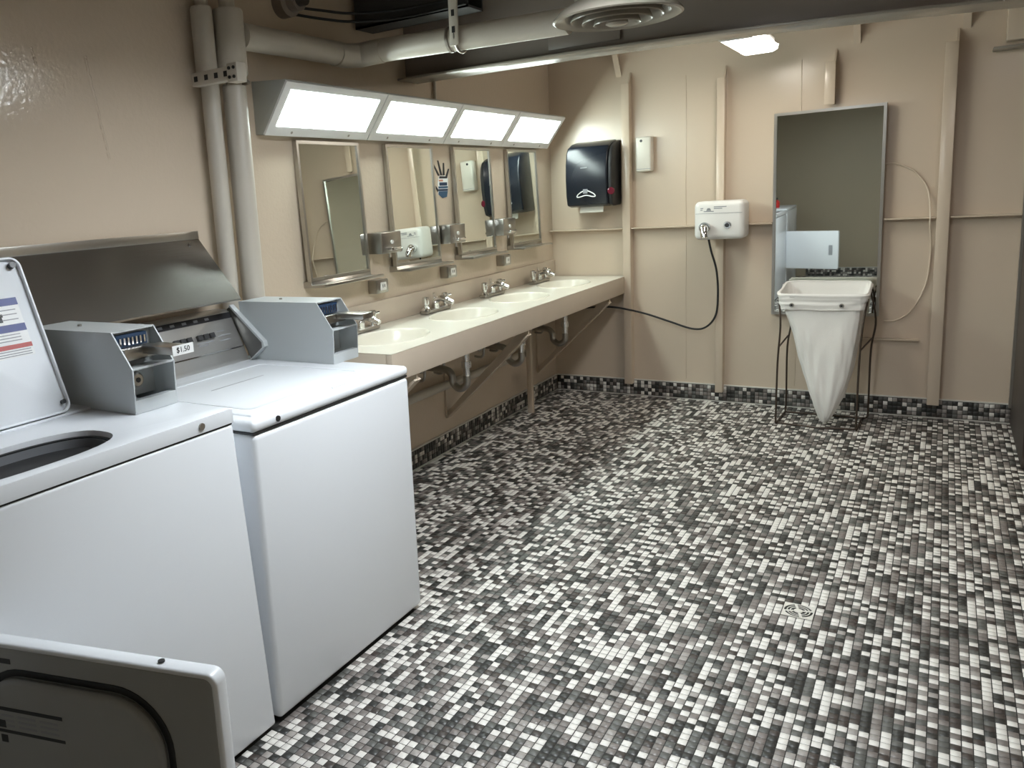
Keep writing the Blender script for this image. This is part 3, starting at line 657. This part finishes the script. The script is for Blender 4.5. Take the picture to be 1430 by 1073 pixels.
# faint warning print on lid
for r in range(2):
    MB().box(0.46 + r * .03, 0.466 + r * .03, 1.76, 2.0 - r * .06, 0.9016, 0.9019).build('lid_print', 'print_grey', lid, smooth=0) if r == 0 else None
cs_ = [(0.10, 0.896), (0.185, 0.896), (0.182, 0.915), (0.105, 1.082), (0.085, 1.090), (0.03, 1.090), (0.03, 0.90)]
con = MB().prism(cs_, 'y', ya + .004, 2.222).build('console', 'console_steel', m2, bevel=.002)
def on_console(y0, y1, s0, s1, name, material, d=0.0012, lift=0.0):
    A = Vector((0.182, 0, 0.915)); B = Vector((0.105, 0, 1.082)); e = (B - A); n_ = Vector((e.z, 0, -e.x)).normalized()
    n_ = Vector((abs(n_.x), 0, abs(n_.z)))
    vs = []
    for dd in (-0.001, d):
        for (s, y) in ((s0, y0), (s0, y1), (s1, y1), (s1, y0)):
            p = A + e * s + n_ * dd; vs.append((p.x, y, p.z))
    return MB().add(vs, [(0, 1, 2, 3), (4, 7, 6, 5), (0, 4, 5, 1), (1, 5, 6, 2), (2, 6, 7, 3), (3, 7, 4, 0)]).build(name, material, con, smooth=0)
on_console(ya + .01, 2.22, 0.86, 0.985, 'black_strip', 'print_black')
for k in range(6): on_console(ya + .28 + k * .055, ya + .30 + k * .055, 0.90, 0.95, 'strip_lettering', 'print_grey', .0015)
for yy in (1.905, 1.935, 1.965, 2.015, 2.045, 2.075):
    on_console(yy, yy + .022, 0.52, 0.62, 'rocker_switch', 'dark_plastic', .012)
for (a, b, s) in ((1.90, 1.97, .45), (2.01, 2.09, .45), (1.90, 1.95, .36), (2.01, 2.06, .40), (2.12, 2.16, .62), (2.12, 2.18, .52), (2.12, 2.17, .42), (1.62, 1.80, .55), (1.62, 1.74, .45)):
    on_console(a, b, s, s + .022, 'console_print', 'print_grey', .0008)
on_console(ya + .01, 2.22, 0.20, 0.225, 'ridge', 'chrome', .004)
MB().prism([(0.195, 0.897), (0.262, 0.945), (0.270, 0.952), (0.262, 0.968), (0.108, 1.100), (0.088, 1.090), (0.188, 0.915)], 'y', 2.225, 2.240).build('console_end', 'grey_steel', m2, bevel=.002)
MB().prism([(0.262, 0.968), (0.108, 1.100), (0.113, 1.107), (0.270, 0.972), (0.274, 0.952), (0.200, 0.8975), (0.192, 0.8975), (0.262, 0.949)], 'y', 2.218, 2.240).build('end_strip', 'enamel_box', m2, smooth=0)
coin_box(m2, 0.20, 0.582, 2.2405, 2.388, 0.8975, 1.118, 'dark chrome coin slide with a protruding handle', '')

# ------------------------------------------------------------------ left washer (open lid)
m1 = thing('washing_machine', 'white top-loading coin washer with its lid standing open', 'washing machine', (0.5, 1.1, 0.0), 'coin washers along the left wall')
yl, yr = 0.715, 1.464
def shear_body():
    m_ = MB().rbox(0.10, FX, yl, yr, 0.012, 0.912, 0.010)
    m_.v = [(x, y + (0.050 * (0.912 - z) / 0.9 if y > 1.0 else 0.0), z) for x, y, z in m_.v]; return m_
shear_body().build('cabinet', 'enamel', m1)
for (a, b) in ((0.16, yl + .06), (0.80, yl + .06), (0.16, yr - .02), (0.80, yr - .02)):
    MB().cyl((a, b, 0.0005), (a, b, 0.02), 0.022, 12).build('foot', 'dark_plastic', m1)
MB().box(0.11, FX - .003, yl + .004, yr - .003, 0.910, 0.916).build('seam', 'black_matte', m1, smooth=0)
# deck with an opening
n = 96; hole = []; ov = []
HX, HY = 0.705, 0.945
for k in range(n):
    a = 2 * math.pi * k / n; c, s = math.cos(a), math.sin(a)
    rr = (abs(c / 0.112) ** 2.6 + abs(s / 0.235) ** 2.6) ** (-1 / 2.6); hole.append((HX + rr * c, HY + rr * s))
    tx = ((FX + .001 if c > 0 else 0.101) - HX) / c if abs(c) > 1e-9 else 1e9; ty = ((yr if s > 0 else yl) - HY) / s if abs(s) > 1e-9 else 1e9
    ov.append((HX + c * min(tx, ty), HY + s * min(tx, ty)))
for (qx, qy) in ((FX + .001, yr), (0.101, yr), (0.101, yl), (FX + .001, yl)):
    j = min(range(n), key=lambda q: (ov[q][0] - qx) ** 2 + (ov[q][1] - qy) ** 2); ov[j] = (qx, qy)
MB().ring(ov, hole, 'z', 0.915, 0.953).build('top_deck', 'enamel', m1, bevel=.003, seg=3)
def shrink(P, fx, fy): return [(HX + (x - HX) * fx, HY + (y - HY) * fy) for x, y in P]
MB().ring(shrink(hole, .985, .99), shrink(hole, .90, .95), 'z', 0.925, 0.940).build('gasket', 'gasket', m1, smooth=0)
MB().ring(shrink(hole, .94, .97), shrink(hole, .89, .94), 'z', 0.62, 0.936).build('tub', 'tub', m1, smooth=40)
MB().prism(shrink(hole, .93, .96), 'z', 0.86, 0.868).build('tub_floor', 'tub', m1, smooth=0)
MB().rbox(0.10, 0.47, yl + .02, yr - .14, 0.950, 0.960, 0.004).build('rear_ledge', 'enamel', m1)
MB().cyl((FX + .001, 1.354, 0.933), (FX + .005, 1.354, 0.933), 0.009, 16).build('lock_plug', 'dull_chrome', m1)
# lid
LA = Vector((0.472, 0, 0.958)); LB = Vector((0.318, 0, 1.372)); le = (LB - LA); LH = le.length; le.normalize(); ln = Vector((le.z, 0, -le.x))
Ml = Matrix(((0, le.x, ln.x, LA.x), (1, 0, 0, 0), (0, le.z, ln.z, LA.z), (0, 0, 0, 1)))   # local: x->world y, y->up the lid, z->lid normal to the room
lp = rrect(0.745, 1.262, 0.006, LH, .028, 6); lpi = rrect(0.751, 1.256, 0.012, LH - .006, .024, 6)
lid1 = MB().prism(lp, 'z', -.020, -.008).tr(Ml).build('lid', 'enamel', m1, bevel=.004)
MB().ring(lp, lpi, 'z', -.010, .004).tr(Ml).build('lid_rim', 'enamel', lid1, bevel=.0015)
MB().tube([(Ml @ Vector((1.238, LH - .022, -.008)))[:], (Ml @ Vector((1.238, LH - .022, .006)))[:]], 0.009, 14).build('bumper', 'dark_plastic', lid1)
MB().tube([(Ml @ Vector((1.246, 0.035, -.008)))[:], (Ml @ Vector((1.246, 0.035, .004)))[:]], 0.006, 12).build('hinge_pin', 'dark_plastic', lid1)
def onlid(y0, y1, s0, s1, name, m, d=-.0072): MB().box(y0, y1, s0, s1, -.0079, d).tr(Ml).build(name, m, lid1, smooth=0)
onlid(0.80, 1.222, 0.176, 0.335, 'label_sheet', 'print_white', -.0076)
onlid(0.80, 1.222, 0.315, 0.335, 'blue_band', 'print_blue'); onlid(0.80, 1.222, 0.244, 0.264, 'blue_band', 'print_blue')
onlid(0.80, 1.222, 0.199, 0.211, 'red_band', 'print_red')
for s in (0.302, 0.290, 0.276): onlid(0.90, 1.21, s, s + .0025, 'label_line', 'print_grey')
onlid(1.02, 1.17, 0.286, 0.294, 'pictogram', 'print_black'); onlid(1.155, 1.166, 0.272, 0.290, 'pictogram', 'print_black')
for s in (0.236, 0.228, 0.220): onlid(0.85, 1.20, s, s + .0022, 'label_line', 'print_grey')
for s in (0.193, 0.186, 0.180): onlid(0.85, 1.215, s, s + .0022, 'label_line', 'print_grey')
c1 = [(0.10, 0.955), (0.180, 0.955), (0.178, 0.97), (0.120, 1.10), (0.105, 1.108), (0.03, 1.108), (0.03, 0.955)]
MB().prism(c1, 'y', yl + .004, yr - .004).build('console', 'console_steel', m1, bevel=.002)
coin_box(m1, 0.28, 0.655, 1.318, 1.458, 0.954, 1.166, 'dark coin slide with blue coin slots', '$1.50')

# ------------------------------------------------------------------ dryer nearest the camera, door open
m3 = thing('clothes_dryer', 'white front-loading dryer at the lower left with its grey-lined door swung open', 'dryer', (0.5, 0.3, 0.0))
ya, yb = -0.06, 0.690
o_ = rrect(ya, yb, 0.02, 0.93, .012, 12); nO = len(o_)
op = []
for k in range(nO):
    a = math.atan2(o_[k][1] - 0.5, o_[k][0] - 0.36); c, s = math.cos(a), math.sin(a); rr = (abs(c / .22) ** 4 + abs(s / .18) ** 4) ** -.25; op.append((0.36 + rr * c, 0.50 + rr * s))
MB().ring(o_, op, 'x', FX - .03, FX).build('front_panel', 'enamel', m3, bevel=.002)
MB().box(0.10, FX - .03, ya, ya + .01, 0.02, 0.93).build('side_panel', 'enamel', m3, smooth=0)
MB().box(0.10, FX - .03, yb - .01, yb, 0.02, 0.93).build('side_panel', 'enamel', m3, smooth=0)
MB().box(0.10, 0.11, ya + .01, yb - .01, 0.02, 0.93).build('back_panel', 'enamel', m3, smooth=0)
MB().rbox(0.10, FX, ya, yb, 0.93, 0.965, .010).build('top_deck', 'enamel', m3)
MB().ring(op, [(0.36 + (y - .36) * .97, .5 + (z - .5) * .97) for y, z in op], 'x', 0.30, FX - .03).build('drum', 'tub', m3, smooth=40)
MB().prism(op, 'x', 0.295, 0.30).build('drum_back', 'tub', m3, smooth=0)
MB().prism([(0.10, .964), (0.19, .964), (0.12, 1.11), (0.10, 1.12), (0.03, 1.12), (0.03, .964)], 'y', ya, yb).build('console', 'console_steel', m3, bevel=.002)
for (a, b) in ((0.16, ya + .06), (0.80, ya + .06), (0.16, yb - .06), (0.80, yb - .06)):
    MB().cyl((a, b, 0.0005), (a, b, 0.022), 0.022, 12).build('foot', 'dark_plastic', m3)
# door: local x along width from hinge, y up, z towards the camera (inner face)
H0 = Vector((0.858, 0.690, 0.0)); H1 = Vector((1.412, 0.830, 0.0)); dv = (H1 - H0); DW = dv.length; dv.normalize(); dn = Vector((dv.y, -dv.x, 0))
Md = Matrix(((dv.x, 0, dn.x, H0.x), (dv.y, 0, dn.y, H0.y), (0, 1, 0, 0), (0, 0, 0, 1)))
DB, DT = 0.28, 0.708
outer = rrect(0.0, DW, DB, DT, .020, 8); inn = rrect(0.008, DW - .008, DB + .008, DT - .008, .016, 8)
dr_ = MB().prism(outer, 'z', -.030, 0.004).tr(Md).build('door', 'enamel', m3, bevel=.006, seg=3)
MB().prism(inn, 'z', 0.0, 0.0055).tr(Md).build('inner_liner', 'grey_plastic', dr_, bevel=.001)
r0 = rrect(0.055, DW - .095, DB + .03, DT - .045, .11, 10); r1 = rrect(0.068, DW - .108, DB + .043, DT - .058, .10, 10); r2 = rrect(0.082, DW - .122, DB + .057, DT - .072, .09, 10)
MB().ring(r0, r1, 'z', 0.005, 0.0075).tr(Md).build('seal', 'gasket', dr_, bevel=.001)
MB().prism(r1, 'z', 0.005, 0.026).tr(Md).build('raised_plug', 'grey_plastic', dr_, bevel=.012, seg=4)
def ondoor(x0, x1, z0, z1, name, m, d=.0268): MB().box(x0, x1, z0, z1, .0255, d).tr(Md).build(name, m, dr_, smooth=0)
ondoor(0.10, 0.265, 0.47, 0.600, 'label_sheet', 'grey_plastic', .0262)
ondoor(0.10, 0.262, 0.590, 0.597, 'label_bar', 'print_black'); ondoor(0.10, 0.262, 0.545, 0.551, 'label_bar', 'print_black')
for k, (a, b) in enumerate(((.16, .20), (.21, .25), (.12, .15))):
    for r in range(3): ondoor(a, b, 0.558 + r * .010, 0.562 + r * .010, 'label_line', 'print_grey', .0266)
ondoor(0.115, 0.13, 0.555, 0.57, 'pictogram', 'print_black'); ondoor(0.115, 0.13, 0.525, 0.54, 'pictogram', 'print_black')
MB().cyl((Md @ Vector((DW - .115, DT + .001 - .0, -.013)))[:], (Md @ Vector((DW - .115, DT + .0035, -.013)))[:], 0.006, 12).build('screw_plug', 'dark_plastic', dr_)
MB().box(0.10, 0.14, DT - .038, DT - .028, 0.0055, 0.0062).tr(Md).build('strike_mark', 'dark_plastic', dr_, smooth=0)
MB().box(DW - .10, DW - .06, DB + .16, DB + .27, -.034, -.030).tr(Md).build('handle_recess', 'print_grey', dr_, bevel=.001)
for zz in (DB + .06, DT - .06): MB().cyl((0.857, 0.692, zz - .02), (0.857, 0.692, zz + .02), 0.008, 10).build('hinge', 'dull_chrome', m3)
bt_ = thing('detergent_bottle', 'red-capped bottle standing on the dryer, seen in the tall mirror', 'bottle', (0.66, 0.45, 0.965))
MB().lathe([(0.0, 0.0), (0.035, 0.0), (0.038, 0.01), (0.038, 0.07), (0.018, 0.095), (0.0, 0.095)], (0.70, 0.45, 0.9655), 20).build('bottle_body', 'red_plastic', bt_)
MB().lathe([(0.0, 0.095), (0.018, 0.095), (0.018, 0.12), (0.0, 0.12)], (0.70, 0.45, 0.9655), 16).build('cap', 'dark_plastic', bt_)

# ------------------------------------------------------------------ paper towel dispenser
td = thing('towel_dispenser', 'glossy black paper towel dispenser on the back wall beside the corner', 'towel dispenser', (0.33, YB, 1.33))
prof = [(YB - .001, 1.345), (YB - 0.14, 1.340), (YB - 0.195, 1.352), (YB - 0.212, 1.42), (YB - 0.218, 1.53), (YB - 0.212, 1.63), (YB - 0.192, 1.705), (YB - 0.165, 1.742), (YB - 0.10, 1.768), (YB - .001, 1.785)]
tx0, tx1 = 0.195, 0.515
MB().prism(prof, 'x', tx0, tx1 - .028).build('cover', 'black_gloss', td, bevel=.012, seg=3)
MB().prism([(y if y > YB - .01 else y + .012, z - (.006 if z > 1.7 else 0)) for y, z in prof], 'x', tx1 - .028, tx1).build('side_cheek', 'black_matte', td, bevel=.010, seg=3)
MB().lathe([(0.0, .005), (0.020, .004), (0.024, 0.0)], (tx1 - 0.005, YB - 0.203, 1.44), 24, (0.5, -0.86, 0)).build('red_window', 'red_lens', td)
yf = YB - 0.2125
def ontd(m_, name, material='print_white'): return m_.build(name, material, td, smooth=0)
hp_ = spline([(0.275, yf - .004, 1.412), (0.285, yf - .005, 1.428), (0.315, yf - .006, 1.446), (0.338, yf - .006, 1.452), (0.362, yf - .006, 1.446), (0.395, yf - .005, 1.428), (0.405, yf - .004, 1.412), (0.385, yf - .004, 1.410), (0.340, yf - .004, 1.420), (0.295, yf - .004, 1.410), (0.276, yf - .004, 1.411)], 4)
MB().tube(hp_, 0.0035, 6).build('logo_outline', 'print_white', td)
ontd(MB().box(0.322, 0.352, yf - .010, yf - .004, 1.432, 1.462), 'logo_mark', 'print_grey')
ontd(MB().box(0.305, 0.350, YB - .2195, YB - .2165, 1.600, 1.606), 'logo_text', 'print_grey')
pp = MB()
pts = [(YB - 0.14, 1.352), (YB - 0.142, 1.335), (YB - 0.150, 1.315), (YB - 0.152, 1.302)]
pp.prism(pts + [(y + .0015, z) for y, z in reversed(pts)], 'x', 0.270, 0.435).build('paper_towel', 'paper', td, smooth=0)

# air freshener
af = thing('air_freshener', 'small cream air freshener dispenser on the back wall right of the first post', 'air freshener', (0.68, YB, 1.55))
MB().rbox(0.638, 0.738, YB - 0.075, YB - .001, 1.552, 1.778, 0.012).build('case', 'cream_plastic', af)
MB().cyl((0.674, YB - 0.0745, 1.752), (0.674, YB - 0.0765, 1.752), 0.009, 14).build('spray_hole', 'dark_plastic', af)
MB().box(0.640, 0.736, YB - .0755, YB - .074, 1.568, 1.571).build('seam', 'print_grey', af, smooth=0)

# ------------------------------------------------------------------ hand dryer
hd = thing('hand_dryer', 'white wall-mounted hand dryer with chrome nozzle and push button', 'hand dryer', (1.19, 5.45, 1.1))
MB().rbox(1.055, 1.352, 5.375, 5.555, 1.100, 1.338, 0.032, 5).build('case', 'white_plastic', hd)
MB().box(1.065, 1.342, 5.3735, 5.3755, 1.262, 1.264).build('crease', 'print_grey', hd, smooth=0)
nz = MB().lathe([(0.030, -0.01), (0.030, 0.028), (0.033, 0.034), (0.033, 0.046), (0.024, 0.046)], (1.128, 5.378, 1.178), 24, (0, -1, 0)).build('nozzle_collar', 'chrome', hd)
MB().tube(spline([(1.128, 5.35, 1.178), (1.130, 5.325, 1.172), (1.134, 5.305, 1.150), (1.138, 5.298, 1.118)], 5), [0.026] * 8 + [0.023] * 8, 18).build('nozzle', 'chrome', hd)
pb_ = MB().lathe([(0.012, .012), (0.018, .012), (0.022, 0.008), (0.026, 0.0)], (1.256, 5.376, 1.188), 24, (0, -1, 0)).build('button_bezel', 'chrome', hd)
MB().lathe([(0.0, .018), (0.012, .017), (0.0135, 0.010)], (1.256, 5.376, 1.188), 20, (0, -1, 0)).build('push_button', 'dark_plastic', hd)
ab = MB()
MB().prism([(1.130, 1.280), (1.160, 1.280), (1.152, 1.296), (1.138, 1.296)], 'y', 5.3738, 5.3752).build('logo', 'print_grey', hd, smooth=0)
for (a, b, z) in ((1.095, 1.112, 1.293), (1.095, 1.108, 1.283), (1.115, 1.175, 1.273), (1.175, 1.25, 1.300), (1.175, 1.225, 1.290)):
    MB().box(a, b, 5.3738, 5.3752, z, z + .005).build('lettering', 'print_grey', hd, smooth=0)
tag(MB().tube(spline([(1.128, 5.45, 1.100), (1.140, 5.47, 1.02), (1.165, 5.50, 0.90), (1.172, 5.52, 0.75), (1.155, 5.54, 0.60), (1.09, 5.555, 0.515), (1.00, 5.56, 0.500), (0.85, 5.56, 0.545), (0.70, 5.545, 0.595), (0.55, 5.53, 0.630), (0.42, 5.54, 0.640), (0.22, 5.55, 0.625), (0.06, 5.52, 0.60)], 8), 0.0065, 10).build('power_cord', 'black_matte'), 'black power cord looping from the hand dryer to below the counter', 'cord')

# ------------------------------------------------------------------ tall mirror
tm = thing('tall_mirror', 'tall steel-framed dressing mirror on the back wall behind the laundry bag', 'mirror', (1.76, YB, 0.6))
x0, x1, z0, z1 = 1.483, 2.072, 0.607, 1.838
Mz = Matrix.Translation((0, YB - .045, z0)) @ Matrix.Rotation(math.radians(0.8), 4, 'X') @ Matrix.Translation((0, -(YB - .045), -z0))
MB().box(x0 + .006, x1 - .006, YB - .040, YB - .030, z0 + .006, z1 - .006).tr(Mz).build('glass', 'mirror_glass', tm, smooth=0)
m_ = MB(); f_ = .016
m_.box(x0, x0 + f_, YB - .050, YB - .012, z0, z1); m_.box(x1 - f_, x1, YB - .050, YB - .012, z0, z1)
m_.box(x0 + f_, x1 - f_, YB - .050, YB - .012, z1 - f_, z1); m_.box(x0 + f_, x1 - f_, YB - .050, YB - .012, z0, z0 + f_)
m_.tr(Mz).build('frame', 'frame_grey', tm, smooth=0)
MB().box(x0 + .05, x1 - .05, YB - .012, YB - .001, z0 + .05, z1 - .05).build('backing', 'black_matte', tm, smooth=0)

# thin wire loop right of mirror
tag(MB().tube(spline([(2.06, YB - .012, 1.495), (2.13, YB - .010, 1.492), (2.22, YB - .009, 1.44), (2.285, YB - .009, 1.34), (2.305, YB - .055, 1.20), (2.305, YB - .055, 1.15), (2.315, YB - .009, 1.00), (2.30, YB - .009, 0.80), (2.24, YB - .009, 0.65), (2.17, YB - .009, 0.585), (2.10, YB - .010, 0.575)], 8), 0.0045, 8).build('wire_loop', 'wire_cream'), 'thin cream wire curving along the back wall right of the tall mirror', 'wire')

# upper right box and lamp strip
pbx = thing('wall_box', 'cream metal box with a projecting strip at the top right of the back wall', 'wall box', (2.75, YB, 2.05))
MB().box(2.60, 3.05, YB - 0.09, YB - .001, 2.085, 2.26).build('case', 'wall_paint', pbx, bevel=.006)
MB().box(2.545, 3.05, YB - 0.13, YB - .001, 2.045, 2.058).build('lower_strip', 'beam_paint', pbx, bevel=.003)

# dark partition at right
pt = thing('partition_panel', 'dark brown metal partition panel at the right edge of the back wall', 'partition', (2.75, 5.3, 0.0))
MB().box(2.735, 2.765, 4.75, YB - .016, 0.0025, 2.06).build('panel', 'brown_partition', pt, bevel=.002)
MB().box(2.722, 2.735, YB - .045, YB - .016, 0.10, 2.06).build('edge_strip', 'frame_grey', pt, smooth=0)

# ------------------------------------------------------------------ laundry bag and wire stand
bs = thing('bag_stand', 'rusty bent-wire stand holding the white laundry bag', 'bag stand', (1.80, 5.3, 0.0))
TX0, TX1, TYF, TYB = 1.585, 2.005, 5.20, 5.49; TZF, TZB = 0.776, 0.818
RW = 0.0055
def hoop_pts(n=64):
    out = []
    for k in range(n):
        a = 2 * math.pi * k / n; c, s = math.cos(a), math.sin(a); e = 2.0 / 9.5
        x = .2265 * math.copysign(abs(c) ** e, c); y = .1595 * math.copysign(abs(s) ** e, s)
        out.append((1.808 + x, 5.345 + y, .768 + .042 * (y / .1595 * .5 + .5)))
    return out
MB().tube(hoop_pts(), .0045, 8, closed=True).build('top_hoop', 'rust_wire', bs)
for xs, xf0, xf1 in ((TX0, 1.584, 1.578), (TX1, 2.006, 2.028)):
    MB().tube(spline([(1.5795 if xs < 1.8 else 2.0365, TYF + .03, TZF - .02), (xf0 + .012, TYF - .01, 0.60), (xf0 + .002, TYF - .02, 0.38), (xf0, TYF - .03, 0.10), (xf0, TYF - .03, 0.012), (xf0 + .004, TYF, 0.008)], 6), RW, 8).build('front_leg', 'rust_wire', bs)
    MB().tube(spline([(1.60 if xs < 1.8 else 2.02, 5.517, TZB - .01), (xf1 + .035, TYB + .012, 0.60), (xf1 + .018, TYB - .02, 0.42), (xf1 + .015, TYB, 0.10), (xf1 + .012, TYB, 0.010), (xf0 + .01, TYB - .05, 0.008)], 6), RW, 8).build('rear_leg', 'rust_wire', bs)
    MB().tube([(xf0 + .004, TYF - .01, 0.008), (xf0 + .008, TYB - .05, 0.008)], RW, 8).build('floor_rail', 'rust_wire', bs)
    MB().tube([(xf0 + .006, TYF - .02, 0.47), (xf1 + .02, TYB - .022, 0.49)], RW * .9, 8).build('side_link', 'rust_wire', bs)
MB().tube([(1.586, TYF - .02, 0.008), (1.80, TYF - .05, 0.006), (2.006, TYF - .02, 0.008)], RW, 8).build('front_rail', 'rust_wire', bs)
MB().tube([(1.592, TYB - .04, 0.008), (2.03, TYB - .04, 0.008)], RW, 8).build('rear_rail', 'rust_wire', bs)

bag = thing('laundry_bag', 'white fabric laundry bag tapering to a point, hung on the wire stand', 'laundry bag', (1.81, 5.3, 0.02))
# bag body: rings from the hoop down to the tip
def ringpts(cx, cy, hx, hy, z, zt_, sq, n=64, ph=0.0, amp=0.0):
    out = []
    for k in range(n):
        a = 2 * math.pi * k / n; c, s = math.cos(a), math.sin(a)
        e = 2.0 / sq; x = hx * math.copysign(abs(c) ** e, c); y = hy * math.copysign(abs(s) ** e, s)
        w_ = 1 + amp * (math.sin(5 * a + ph) * .6 + math.sin(9 * a + ph * 2.3) * .4 + math.sin(17 * a - ph * 1.7) * .35)
        zz = z + (zt_ - z) * ((y / hy) * .5 + .5 if hy else 0)
        out.append((cx + x * w_, cy + y * w_, zz))
    return out
n = 64
lev = [  # cx, cy, hx, hy, zfront, zback, squareness, amp
    (1.808, 5.345, .222, .155, .782, .824, 9, .002), (1.808, 5.345, .214, .150, .76, .795, 9, .004), (1.808, 5.342, .204, .146, .72, .75, 8, .006), (1.812, 5.335, .196, .142, .67, .68, 7, .010),
    (1.822, 5.318, .181, .132, .59, .59, 5, .016), (1.830, 5.30, .164, .122, .50, .50, 4, .02), (1.836, 5.285, .146, .11, .41, .41, 3.2, .024),
    (1.842, 5.27, .121, .095, .30, .30, 2.8, .03), (1.842, 5.255, .096, .08, .21, .21, 2.5, .035), (1.840, 5.24, .066, .058, .12, .12, 2.2, .04), (1.838, 5.23, .036, .034, .055, .055, 2, .04), (1.836, 5.23, .014, .013, .022, .022, 2, 0)]
from mathutils import noise as mnoise
def densify(L, m):
    out = []
    for i in range(len(L) - 1):
        for k in range(m): out.append(tuple(a + (b - a) * k / m for a, b in zip(L[i], L[i + 1])))
    return out + [L[-1]]
n = 128; lev = densify(lev, 4)
vs = []; fs = []
for i, L_ in enumerate(lev):
    q = ringpts(*L_[:4], L_[4], L_[5], L_[6], n, i * .03, L_[7]); w0 = min(1.0, i / 10.0)
    for (x_, y_, z_) in q:
        f_ = w0 * (mnoise.noise(Vector((x_ * 22, y_ * 22, z_ * 3.2))) * .010 + mnoise.noise(Vector((x_ * 45 + 7, y_ * 45, z_ * 7))) * .004)
        d_ = Vector((x_ - L_[0], y_ - L_[1], 0)); d_ = d_.normalized() if d_.length > 1e-6 else d_
        vs.append((x_ + d_.x * f_, y_ + d_.y * f_, z_))
for i in range(len(lev) - 1): fs += [(i * n + k, i * n + (k + 1) % n, (i + 1) * n + (k + 1) % n, (i + 1) * n + k) for k in range(n)]
fs.append(tuple((len(lev) - 1) * n + k for k in range(n)))
bo = MB().add(vs, fs).build('bag_body', 'fabric', bag, smooth=70)
# folded-over cuff
cuf = [(1.808, 5.345, .220, .153, .784, .826, 10, .002), (1.808, 5.345, .229, .160, .788, .830, 10, .002), (1.808, 5.345, .236, .166, .778, .820, 10, .003), (1.808, 5.345, .233, .164, .765, .805, 9, .007),
       (1.808, 5.345, .226, .161, .748, .786, 9, .006), (1.806, 5.345, .224, .164, .728, .766, 9, .012), (1.806, 5.345, .218, .162, .696, .736, 9, .012), (1.806, 5.345, .213, .158, .696, .736, 9, .010), (1.806, 5.345, .214, .156, .74, .776, 9, .004)]
vs = []; fs = []; cuf = densify(cuf, 4)
for i, L_ in enumerate(cuf):
    q = ringpts(*L_[:4], L_[4], L_[5], L_[6], n, i * .2, L_[7] * .6)
    w0 = 0.25 if i < 8 else 1.0
    for (x_, y_, z_) in q:
        f_ = w0 * (abs(mnoise.noise(Vector((x_ * 5, y_ * 5, z_ * 42)))) * .010 + mnoise.noise(Vector((x_ * 11 + 3, y_ * 11, z_ * 60))) * .005)
        h_ = w0 * mnoise.noise(Vector((x_ * 9, y_ * 9, 4.2))) * .010
        d_ = Vector((x_ - L_[0], y_ - L_[1], 0)); d_.normalize()
        vs.append((x_ + d_.x * f_, y_ + d_.y * f_, z_ + h_))
for i in range(len(cuf) - 1): fs += [(i * n + k, i * n + (k + 1) % n, (i + 1) * n + (k + 1) % n, (i + 1) * n + k) for k in range(n)]
MB().add(vs, fs).build('cuff', 'fabric', bag, smooth=70)
for (gx, gy, ax_) in ((1.655, 5.173, (0, -1, 0)), (1.912, 5.173, (0, -1, 0)), (2.034, 5.26, (1, 0, 0))):
    MB().lathe([(0.006, 0.003), (0.011, 0.004), (0.013, 0.0)], (gx, gy, 0.722), 18, ax_).build('grommet', 'dull_chrome', bag)
    MB().lathe([(0.0, 0.001), (0.0065, 0.001), (0.0065, -.002)], (gx, gy, 0.722), 12, ax_).build('grommet_hole', 'black_matte', bag)
